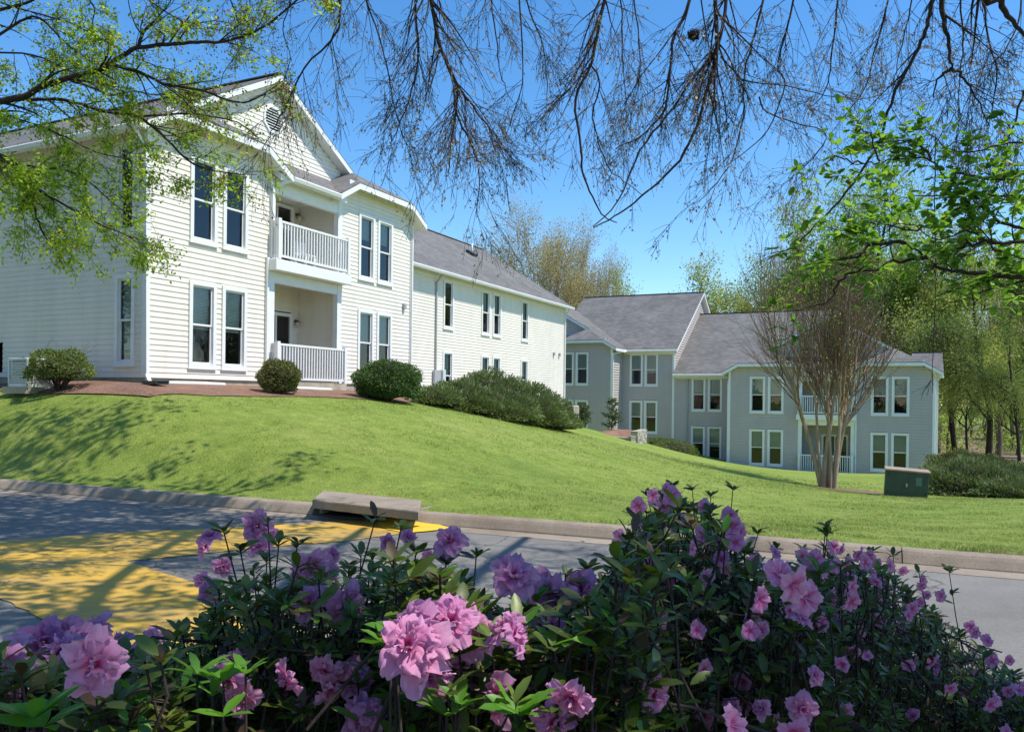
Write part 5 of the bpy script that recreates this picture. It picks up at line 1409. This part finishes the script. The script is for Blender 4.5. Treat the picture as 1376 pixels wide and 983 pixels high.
    blobs = [((2.9, .2, 4.6), (1.5, 1.4, .8), 4200), ((5.0, .8, 5.0), (1.6, 1.5, .8), 3800), ((1.4, -.6, 4.2), (1.2, 1.1, .7), 3000), ((6.6, 1.8, 5.2), (1.4, 1.5, .8), 1900),
             ((-2.5, 8.8, 7.4), (2.8, 1.7, .6), 6500), ((0.4, 8.8, 7.4), (1.8, 1.4, .6), 3200), ((-4.6, 10.8, 7.9), (2.4, 1.4, .6), 5200), ((-1.6, 10.6, 7.6), (2.2, 1.0, .5), 3600), ((-2.6, 5.6, 7.2), (2.4, 1.5, .7), 3800), ((0.4, 4.4, 6.8), (1.7, 1.4, .7), 1900), ((-5.0, 13.4, 8.4), (2.2, .9, .5), 3000), ((-7.5, 12.8, 8.2), (2.0, .9, .5), 2500)]
    PS = []
    for c, s_, n in blobs:
        for k in range(n//55):
            q = np.array(c)+rng.normal(size=3)*np.array(s_)*.6; PS.append(q+rng.normal(size=(55, 3))*.22)
    pos = np.concatenate(PS)
    vis = (pos[:, 1] > .3) & (pos[:, 2]/np.maximum(pos[:, 1], .3) < .56) & (np.abs(pos[:, 0])/np.maximum(pos[:, 1], .3) < .70)
    tgt = np.array(P(580, 868, .75)); rel = pos-tgt; sd_ = np.array(SDIR); along = rel@sd_; off_ = np.linalg.norm(rel-along[:, None]*sd_, axis=1)
    tg2 = np.array(P(612, 950, .78)); rel2 = pos-tg2; al2 = rel2@sd_; of2 = np.linalg.norm(rel2-al2[:, None]*sd_, axis=1)
    vis |= (off_ < .27) | (of2 < .16)  # leaves removed along the sun direction to light the large bloom and shoots
    pos = pos[~vis]-OO
    leaves('crown', oak, M['catkin'], T_WIDE, pos, unit(rng, len(pos)), .14*rng.uniform(.6, 1.3, len(pos)), rng)
build_oak()
# nest
def nest():
    rng = np.random.default_rng(9); p = P(932, 45, 6.9); o = empty('bird_nest', p); tag(o, 'small dark bird nest lodged among the drooping bare twigs', 'nest'); ch = Chains()
    for i in range(160):
        a = rng.uniform(0, 6.28); e = rng.uniform(-1, .45); r = .045*math.cos(e*.8)
        c = np.array([math.cos(a)*r, math.sin(a)*r, math.sin(e)*.05]); tdir = np.array([-math.sin(a), math.cos(a), rng.normal()*.4])
        l = rng.uniform(.03, .07); ch.tube(np.array([c-tdir*l*.5, c+rng.normal(size=3)*.004, c+tdir*l*.5]), [.0022, .003, .002], 3)
    ch.build('woven_twigs', M['twig'], o)
    mb = MB(); mb.ball((0, 0, -.012), .043, 12, 8, sq=.75); mb.build('dark_fill', M['core'], o)  # solid dark ball inside the woven twigs
nest()

# --- young maple at the left
def build_maple():
    rng = np.random.default_rng(202)
    mp = empty('maple_tree', (-9.2, 6.8, ROADZ)); tag(mp, 'maple with fresh lime leaves reaching in over the cream gable', 'tree'); O = np.array(mp.location)
    tr = Chains(); t = smooth_path([(-9.2, 6.8, -2.0), (-9.1, 6.9, 0.5), (-8.9, 7.0, 3.2), (-8.7, 7.2, 6.0), (-8.4, 7.4, 9)], 4)-O
    tr.tube(t, np.linspace(.26, .07, len(t)), 12); tr.build('trunk', M['bark'], mp)
    def hub(z): return Vector((-9.0+(z-1)*.05, 7.0+z*.03, z))
    L = [ # depth, radius px, path, twigs, leaf density, red share
     (7.0, 11, [(-120,175),(0,136),(30,131),(67,112),(134,94),(160,78),(185,64),(225,60),(255,57),(302,55),(349,40),(400,0),(430,-30)], 26, 1.0, .25),
     (7.0, 5, [(185,64),(192,45),(201,34),(222,13),(240,-20)], 8, .6, .2),
     (7.2, 7, [(-120,160),(0,136),(40,134),(84,134),(134,148),(188,156),(232,153),(269,154),(320,165),(352,190)], 22, 1.0, .25),
     (7.2, 4, [(188,156),(215,178),(248,212),(275,226),(302,232),(345,235)], 12, .8, .1),
     (7.1, 5, [(148,87),(188,97),(218,112),(269,121),(319,138),(345,132),(359,124),(385,105)], 13, .6, .6),
     (7.4, 4, [(95,108),(125,118),(150,128),(180,123),(215,128),(250,118)], 10, 1.0, .1),
     (6.6, 7, [(-120,170),(-40,190),(0,208),(34,242),(67,265),(118,292),(150,308),(188,322)], 24, 1.25, .03),
     (6.6, 4, [(34,242),(45,275),(50,295),(60,315),(72,335)], 11, 1.2, .02),
     (6.9, 4, [(-60,200),(0,215),(50,225),(100,232),(140,262),(175,290),(205,300)], 16, 1.2, .05),
     (7.6, 9, [(-120,40),(0,13),(44,0),(80,-30)], 10, .9, .05),
     (7.6, 4, [(-20,60),(43,22),(80,50),(110,75),(140,95)], 12, .9, .05),
     (7.8, 3.5, [(-60,-10),(20,10),(90,30),(150,60),(200,85),(250,100)], 16, .8, .15),
     (7.8, 3.5, [(60,-40),(120,0),(125,25),(113,48),(90,70)], 10, .9, .05),
     (8.2, 3.0, [(150,-40),(200,0),(250,30),(300,30),(330,70)], 12, .7, .6),
     (8.2, 3.0, [(300,-40),(310,0),(320,30),(325,60),(300,100),(296,125)], 9, .5, .8),
     (8.4, 2.6, [(380,-40),(390,0),(380,40),(390,80),(375,120)], 9, .45, .8),
     (7.4, 3.5, [(-60,80),(0,70),(60,80),(120,110),(160,150),(190,190),(205,215)], 13, 1.0, .1),
     (7.0, 3.5, [(-60,130),(-10,150),(40,165),(90,185),(130,205),(175,215),(205,228)], 13, 1.0, .05),
    ]
    for dep, rp, pix, nt_, dens, red in L:
        n = len(pix); dd_ = rng.uniform(-.25, .25); pts = [P(u, v, dep+dd_*i_/n) for i_, (u, v) in enumerate(pix)]
        off = pix[0][0] < -30 or pix[0][1] < -20
        if off: h = hub(max(1.2, pts[0].z-.4) if pix[0][0] < -30 else 5.2); pts = [h, h*.5+pts[0]*.5+Vector((0, 0, .15))]+pts
        path = smooth_path(pts, 4); path[1:-1] += rng.normal(size=(len(path)-2, 3))*.003
        r0 = rp/2*dep/F*.78; rad = np.linspace(r0*1.3, max(r0*.22, .0028), len(path)); ch = Chains(); tips = []
        ch.tube(path-O, rad, 7); vis = path[8:] if off else path; vr = rad[8:] if off else rad
        side_twigs(rng, vis-O, vr, ch, tips, nt_, .46, .03, 2, .75, .0019, 3, .11)
        bo = ch.build('branch', M['twig'], mp)
        tp = np.array([t_[0] for t_ in tips if t_[2] < 2]); k = int(len(tp)*1.9*dens); idx = rng.integers(0, len(tp), k)
        pos = tp[idx]+rng.normal(size=(k, 3))*.03
        isred = rng.uniform(size=k) < red
        for mk, nm, sel, sz in (('maple_leaf', 'leaves', ~isred, .038), ('red_bud', 'red_keys', isred, .028)):  # second set is the red maple keys
            m = int(sel.sum())
            if m: leaves(nm, bo, M[mk], T_QUAD, pos[sel], unit(rng, m)+np.array([0, 0, -.3]), sz*rng.uniform(.5, 1.3, m), rng, np.array([[0, 0, 1.0]]))
build_maple()

# --- dogwood at the right
def build_dogwood():
    rng = np.random.default_rng(303)
    dg = empty('dogwood_tree', (4.6, 4.3, ROADZ+.06)); tag(dg, 'dogwood with broad fresh leaves on level boughs at the right', 'tree'); O = np.array(dg.location)
    tr = Chains(); t = smooth_path([(4.6, 4.3, -1.9), (4.55, 4.35, -.6), (4.4, 4.4, .6), (4.2, 4.5, 1.6), (4.0, 4.6, 2.4)], 4)-O
    tr.tube(t, np.linspace(.11, .045, len(t)), 10); tr.build('trunk', M['bark'], dg)
    L = [(4.3, 7, [(1450,380),(1376,372),(1342,369),(1299,366),(1271,361),(1245,347),(1230,335),(1217,327)], 16, 1),
         (4.3, 4, [(1217,327),(1177,328),(1142,347),(1114,349),(1080,352)], 13, 1),
         (4.4, 4, [(1245,347),(1199,352),(1177,362),(1140,369),(1120,390),(1108,406),(1068,418)], 6, .5),
         (4.6, 5, [(1450,310),(1376,305),(1342,298),(1319,278),(1285,281),(1256,298),(1225,310),(1190,300),(1150,300)], 20, 1),
         (4.2, 4, [(1376,324),(1308,327),(1290,335),(1271,347),(1240,365)], 9, 1),
         (4.8, 4, [(1450,215),(1376,235),(1330,240),(1293,235),(1271,235),(1251,215),(1228,210),(1182,217),(1160,220),(1142,221)], 20, 1),
         (4.8, 3, [(1251,215),(1235,195),(1215,188),(1190,190)], 8, .9),
         (4.9, 3.5, [(1450,190),(1376,190),(1340,195),(1300,205),(1260,190),(1240,170)], 15, 1),
         (4.6, 3.5, [(1450,260),(1376,265),(1330,262),(1290,262),(1240,262),(1200,270),(1150,262)], 20, 1),
         (4.4, 3.5, [(1450,345),(1376,345),(1340,335),(1300,310),(1260,322),(1220,300),(1180,310)], 16, 1),
         (4.2, 3, [(1450,400),(1376,395),(1340,385),(1300,400),(1270,410)], 8, .6),
         (4.7, 2.2, [(1182,217),(1172,186),(1156,172),(1145,165)], 4, .8),
         (4.7, 2.2, [(1160,220),(1140,216),(1120,210),(1108,224)], 3, .8)]
    for dep, rp, pix, nt_, dens in L:
        dd_ = rng.uniform(-.3, .3); pts = [P(u, v, dep+dd_*i_/len(pix)) for i_, (u, v) in enumerate(pix)]; off = pix[0][0] > 1420
        if off: h = Vector((4.35, 4.4, max(.4, min(2.3, pts[0].z)))); pts = [h, h*.5+pts[0]*.5]+pts
        path = smooth_path(pts, 4); path[1:-1] += rng.normal(size=(len(path)-2, 3))*.006
        r0 = rp/2*dep/F; rad = np.linspace(r0*1.3, max(r0*.25, .0018), len(path)); ch = Chains(); tips = []
        ch.tube(path-O, rad, 7); vis = path[6:] if off else path; vr = rad[6:] if off else rad
        side_twigs(rng, vis-O, vr, ch, tips, nt_, .26, -.02, 1, .8, .0014, 3)
        bo = ch.build('branch', M['twig'], dg)
        ends = tips[5::6]; tp = np.array([t_[0] for t_ in ends]); td = np.array([t_[1] for t_ in ends]); ns = int(len(tp)*dens)
        per = 4; tp = tp[:ns]; td = td[:ns]
        extra = [t_ for t_ in tips[2::6]]; ep = np.array([t_[0] for t_ in extra]); ed = np.array([t_[1] for t_ in extra])
        pos = np.concatenate([np.repeat(tp, per, 0), np.repeat(ep, 2, 0)]); dd = np.concatenate([np.repeat(td, per, 0), np.repeat(ed, 2, 0)])
        k = len(pos); dr = dd*.6+unit(rng, k)*np.array([1, 1, .35])
        leaves('leaves', bo, M['dog_leaf'], T_WIDE, pos, dr, .060*rng.uniform(.55, 1.2, k), rng, np.array([[0, 0, 1.4]]))
build_dogwood()

# ------------------------------------------------------------------ azaleas
def flower_mesh(seed, mat, double=True):
    rng = np.random.default_rng(seed); V = []; Fc = []; rad = []
    nr, nc = 10, 13
    rings = [(5, 0.0, 1.0, 1.0), (5, .63, .86, .72)] if double else [(5, 0.0, 1.0, .85)]
    if double: rings.append((4, .2, .55, .35))
    for (np_, off, size, open_) in rings:
        for k in range(np_):
            az = off+k*2*math.pi/np_+rng.uniform(-.2, .2); ph = rng.uniform(0, 6.28, 4); op = open_*rng.uniform(.85, 1.1); sz = size*rng.uniform(.86, 1.08); b = len(V)
            roll = rng.uniform(-.35, .35)
            for i in range(nr):
                r = i/(nr-1)
                for j in range(nc):
                    s = (j/(nc-1)-.5)*2
                    wdt = .004+.0190*math.sin(min(1.0, r**.9)*math.pi*.60)**1.2
                    if r > .75: wdt *= 1-.22*((r-.75)/.25)**2
                    el = (1-.24*abs(s)**2.2-.045*math.cos(s*9+ph[0])*r)      # scalloped outer edge
                    L_ = .038*sz*r*(el if r > .5 else 1)
                    th = 1.25-r*1.15*op                                    # leaves the throat steeply, opens flat, then recurves
                    x = .002+L_*math.cos(max(-.35, th))*(.55+.45*op)+.3*L_*op; h = .026*math.sin(r*1.5)*(1.15-.8*op)+.004-.010*op*r**3
                    ruf = 1.35*(.0042*math.sin(s*4.6+ph[1])+.0030*math.sin(s*10+ph[2]+r*3))*r**1.6+.0022*math.sin(r*9+ph[3])*r+.0022*math.sin(s*17+ph[0])*r**5
                    cup = .006*s*s*(1-op*.5)*r; y = s*wdt*sz+.0016*math.sin(r*7+ph[3])*r
                    h2 = h+ruf+cup+roll*y*r
                    V.append((x*math.cos(az)-y*math.sin(az), x*math.sin(az)+y*math.cos(az), h2)); rad.append(r)
            for i in range(nr-1):
                for j in range(nc-1): Fc.append((b+i*nc+j, b+i*nc+j+1, b+(i+1)*nc+j+1, b+(i+1)*nc+j))
    me = nmesh('flower', np.array(V), np.array(Fc), mat, True)
    at = me.attributes.new('radial', 'FLOAT', 'POINT'); at.data.foreach_set('value', np.array(rad, dtype=np.float32))
    ch = Chains()
    for k in range(7):
        a = rng.uniform(0, 6.28); c = np.array([math.cos(a), math.sin(a), 0]); l = rng.uniform(.026, .040)
        pts = np.array([[0, 0, 0], c*l*.25+np.array([0, 0, l*.55]), c*l*.45+np.array([0, 0, l*.9]), c*l*.62+np.array([0, 0, l*.98])]); ch.tube(pts, [.0006, .0005, .0005, .0011], 4)
    sm = nmesh('stamens', np.concatenate(ch.V), np.concatenate(ch.F), M['stamen'], True)
    return me, sm
FL = [flower_mesh(s, M['petal']) for s in (1, 2, 3, 4)]; FLS = [flower_mesh(s, M['petal'], False) for s in (5, 6)]; FLH = [flower_mesh(8, M['petal_hot'], False)]
BUD = None
def sil(u):
    xs = [-60, 0, 60, 150, 185, 215, 240, 275, 300, 345, 390, 440, 470, 520, 560, 620, 650, 690, 740, 800, 830, 860, 905, 950, 985, 1010, 1060, 1110, 1150, 1200, 1250, 1300, 1340, 1376, 1440]
    ys = [860, 862, 850, 850, 868, 860, 842, 800, 765, 728, 735, 760, 735, 720, 735, 760, 800, 795, 790, 785, 720, 668, 650, 655, 690, 735, 745, 728, 742, 752, 790, 838, 868, 895, 920]
    return np.interp(u, xs, ys)
def azalea(name, seed, u0, u1, d0, d1, nwh, label, lsize, tips_px=(), flowers=(), rand_fl=0, fl_poly=None, fl_size=.062, red=.2, new=.06, low=1010, spray=()):
    rng = np.random.default_rng(seed); um = (u0+u1)/2; dm = (d0+d1)/2; pc = P(um, 900, dm)
    root = empty(name, (pc.x, pc.y, ROADZ+.06)); tag(root, label, 'shrub', 'azaleas in the foreground bed'); O = np.array(root.location)
    W = []
    # whorl centres filling the body of the bush under its outline
    while len(W) < nwh:
        u = rng.uniform(u0, u1); s_ = float(sil(u)); f = rng.uniform(0, 1)**.85; d = rng.uniform(d0, d1)
        v = s_+12+f*(low-s_)+rng.exponential(12)*(1-f)
        p = P(u, v, d)
        if p.z < ROADZ+.12: continue
        W.append(np.array(p))
    for (u, v, d) in tips_px: W.append(np.array(P(u, v, d)))
    W = np.array(W); n = len(W)
    crown = np.array([0, 0, -1.0])+O*0; base = np.array([pc.x, pc.y, ROADZ])
    ch = Chains(); pos = []; drs = []
    nt_ = len(tips_px)
    for i, w_ in enumerate(W):
        isT = i >= n-nt_
        out = w_-np.array([pc.x, pc.y, w_[2]-.5]); out /= np.linalg.norm(out); up = out*.5+np.array([0, 0, 1.0])+rng.normal(size=3)*.25; up /= np.linalg.norm(up)
        l = rng.uniform(.10, .2) if not isT else rng.uniform(.28, .40)
        b0 = w_-up*l+rng.normal(size=3)*.03; bot = b0*.75+(base+np.array([rng.normal()*.5, rng.normal()*.3, .3]))*.25+rng.normal(size=3)*.05; bot[2] = min(b0[2]-.10, bot[2]+.25)
        if isT or i % 3 == 0: ch.tube(np.array([bot-O, bot*.6+b0*.4-O+rng.normal(size=3)*.035, b0-O, w_-up*l*.4-O, w_-O]), [.0030, .0026, .0021, .0017, .0012], 5)
        else: ch.tube(np.array([b0-O, w_-up*l*.4-O, w_-O]), [.0024, .0018, .0013], 4)
        k = rng.integers(6, 10); a0 = rng.uniform(0, 6.28); ax = np.cross(up, [0.3, 1, .2]); ax /= np.linalg.norm(ax); ay = np.cross(up, ax)
        for j in range(k):
            a = a0+j*2.4; e = rng.uniform(.15, .75); dr = (ax*math.cos(a)+ay*math.sin(a))*math.cos(e)+up*math.sin(e)
            pos.append(w_-up*rng.uniform(0, .012)); drs.append(dr)
        for j in range(4 if not isT else 9):          # leaves further down the stem
            f = rng.uniform(.15, .95); a = rng.uniform(0, 6.28); dr = (ax*math.cos(a)+ay*math.sin(a))+up*.35; pos.append(w_-up*l*f); drs.append(dr)
    pos = np.array(pos)-O; drs = np.array(drs); m = len(pos)
    if len(ch.V): ch.build('stems', M['twig'], root)
    cl = (rng.uniform(size=m)); hgt = pos[:, 2]+O[2]
    ups = np.tile(np.array([[0, 0, 1.6]]), (m, 1))
    sz = lsize*.80*rng.uniform(.55, 1.2, m)
    isn = (cl < new); isr = (cl > 1-red)
    for mk, nm, sel in (('aza_leaf', 'leaves', ~isn & ~isr), ('aza_new', 'new_leaves', isn), ('aza_red', 'bronze_leaves', isr)):
        if sel.sum(): leaves(nm, root, M[mk], T_OVAL, pos[sel], drs[sel], sz[sel], rng, ups[sel])
    # flowers
    fl = [(u, v, sp, 0) for (u, v, sp) in flowers]
    for (ua, ub_, va, vb, sa, sb_, cnt) in spray:
        for i in range(cnt):
            u = rng.uniform(ua, ub_); fl.append((u, sil(u)+va+(vb-va)*rng.uniform()**1.2, rng.uniform(sa, sb_), 0))
    for i in range(rand_fl):
        while True:
            u = rng.uniform(*fl_poly[0]); v = rng.uniform(*fl_poly[1])
            if v > sil(u)+4: break
        d = d0-.06+(d1-d0)*.75*rng.uniform()**1.8; fl.append((u, v, -d, 1))
    for q, (u, v, sp, _r) in enumerate(fl):
        far_ = rng.uniform(.90, .98) if fl_size < .055 else 1.0 if (sp > 85 or _r) else rng.uniform(1.03, 1.16)
        d = fl_size*far_*F/sp if sp > 0 else -sp
        me, sm = (FL if fl_size > .055 else FLS)[q % (4 if fl_size > .055 else 2)]
        if name_hot and sp > 0 and (u, v) in name_hot: me, sm = FLH[0]
        o = link('flower', me, root); p = np.array(P(u, v, d))-O; o.location = p
        face = Vector((rng.normal()*.75, -1.0+rng.normal()*.4, .3+rng.normal()*.55)).normalized()
        o.rotation_euler = face.to_track_quat('Z', 'Y').to_euler(); s_ = fl_size*far_/.108*rng.uniform(.85, 1.12)*(rng.uniform(.6, 1.0) if _r else 1); o.scale = (s_,)*3
        if sp > 50: link('stamens', sm, o)
    return root
name_hot = {(2, 938), (25, 972)}
azalea('azalea_bush', 401, -60, 235, .75, 1.25, 340, 'low azalea with a dense bank of lilac blooms in the near left corner', .040,
       tips_px=[(240,850,1.0),(200,905,.9)],
       flowers=[(18,885,72),(58,862,70),(95,852,66),(130,850,66),(160,866,60),(85,878,78),(125,890,95),(150,905,70),(10,905,80),(205,862,48),(2,938,60),(25,972,60),(180,880,52),(40,870,60),(110,868,70)])
azalea('azalea_bush', 402, 200, 655, 1.0, 1.75, 950, 'tall azalea sending leafy sprigs up across the yellow road paint', .041,
       tips_px=[(300,712,1.35),(322,735,1.3),(375,725,1.3),(268,838,1.15),(245,852,1.1),(290,852,1.1),(400,728,1.4),(430,760,1.35),(505,695,1.4),(540,705,1.4),(560,740,1.35),(600,752,1.4),(485,745,1.4),(520,765,1.3),(580,775,1.3),(640,745,1.4),(470,770,1.3),(340,765,1.3),(360,700,1.4),(455,790,1.2)],
       flowers=[(283,722,44),(278,735,36),(345,706,48),(358,718,44),(348,735,36),(298,760,34),(282,795,40),(272,780,30),(330,790,30),(418,755,62),(432,765,52),(405,765,48),(418,812,72),(462,810,72),(438,805,60),(400,815,50),(605,728,56),(612,740,44),(520,728,30),(548,722,30),(575,748,28),(325,882,66),(342,888,50),(205,862,40),(480,815,46),(445,745,34)], rand_fl=26, fl_poly=((280, 520), (860, 975)), fl_size=.066)
azalea('azalea_bush', 403, 520, 900, .85, 1.5, 800, 'nearest azalea carrying the large sunlit pink double blooms in the middle', .043,
       tips_px=[(530,858,.8),(600,930,.78),(690,945,.75),(720,800,1.1),(760,770,1.2),(650,800,1.2),(820,800,1.1),(850,780,1.15),(870,800,1.1),(900,770,1.2),(790,760,1.3),(880,745,1.25),(640,945,.8),(700,960,.75)],
       flowers=[(548,868,112),(572,880,110),(560,850,98),(605,838,96),(622,850,88),(598,900,86),(575,905,92),(632,830,70),(612,872,90),(585,845,84),(690,776,78),(705,790,66),(745,795,70),(782,793,68),(765,805,60),(730,785,56),(700,892,72),(738,912,60),(782,902,72),(835,880,56),(878,942,62),(860,925,50),(715,870,56),(760,880,58),(670,880,50),(800,840,40),(900,905,48)], rand_fl=14, fl_poly=((660, 880), (840, 975)), fl_size=.072)
azalea('azalea_bush', 404, 800, 1200, 1.5, 2.7, 1900, 'tallest azalea with a spire of small buds and mixed green and bronze leaves', .040,
       tips_px=[(1110,705,1.9),(1112,715,1.9),(905,650,2.3),(870,665,2.2),(930,655,2.4),(850,690,2.2),(955,665,2.3),(985,690,2.2),(1020,712,2.1),(960,700,2.0),(1080,735,2.2),(1045,735,2.2),(1110,735,2.1),(1000,740,2.0),(840,730,2.0),(985,655,2.3)],
       flowers=[(1062,785,66),(1080,802,54),(1046,774,52),(1018,805,42),(1008,830,36),(982,974,68),(1064,982,62)], rand_fl=1, spray=((828, 1000, 0, 105, 20, 33, 40), (985, 1180, 0, 110, 22, 36, 30), (880, 1180, 100, 250, 22, 38, 22)), fl_poly=((822, 1180), (642, 900)), fl_size=.044, red=.32, new=.02)
azalea('azalea_bush', 405, 1120, 1440, 2.0, 3.6, 1500, 'wide dim azalea sprinkled with small purple flowers at the right road edge', .042,
       tips_px=[(1275,765,2.6),(1200,745,2.4),(1235,770,2.5),(1170,740,2.3)],
       flowers=[(1150,745,30),(1160,755,32),(1262,800,26)], rand_fl=1, spray=((1110, 1376, 0, 100, 15, 27, 60), (1110, 1376, 80, 190, 16, 30, 35)), fl_poly=((1120, 1376), (780, 985)), fl_size=.05, red=.35, new=.02)
azalea('azalea_bush', 406, 560, 1130, 1.2, 2.2, 1100, 'dark shaded azalea filling the lower middle behind the nearest blooms', .042,
       flowers=[], rand_fl=44, fl_poly=((640, 1100), (830, 980)), fl_size=.058, red=.3, new=.03)
# bright new shoots close to the eye
def shoots(pix, label):
    rng = np.random.default_rng(17); p0 = P(*pix[0]); root = empty('azalea_shoot', p0); O = np.array(p0); tag(root, label, 'plant', 'fresh azalea shoots near the camera'); pos = []; dr = []; ch = Chains()
    for (u, v, d) in pix:
        w_ = np.array(P(u, v, d)); k = rng.integers(4, 7)
        ch.tube(np.array([w_-O+[0, 0.02, -.5], w_-O+[0, 0.01, -.2], w_-O]), [.004, .002, .0014], 5)
        for j in range(k):
            a = j*2*math.pi/k+rng.uniform(-.3, .3); pos.append(w_-O); dr.append([math.cos(a), math.sin(a)*.7, rng.uniform(.15, .9)])
    ch.build('stem', M['twig'], root); leaves('leaves', root, M['aza_new'], T_OVAL, np.array(pos), np.array(dr), .038*rng.uniform(.7, 1.15, len(pos)), rng, np.array([[0, 0, 1.5]]))
shoots([(525, 870, .80), (532, 850, .82), (618, 945, .78), (600, 962, .78)], 'bright green shoot beside and below the large pink bloom')
shoots([(692, 958, .74), (700, 962, .74)], 'lone bright green shoot low in the middle, right of the large bloom')
shoots([(265, 905, .85), (300, 915, .85), (245, 925, .9), (330, 905, .85), (285, 935, .85), (300, 962, .8)], 'cluster of bright green shoots under the dim bloom left of centre')
shoots([(60, 975, .62), (45, 965, .62)], 'bright green shoot beside the hot pink bloom in the near corner')
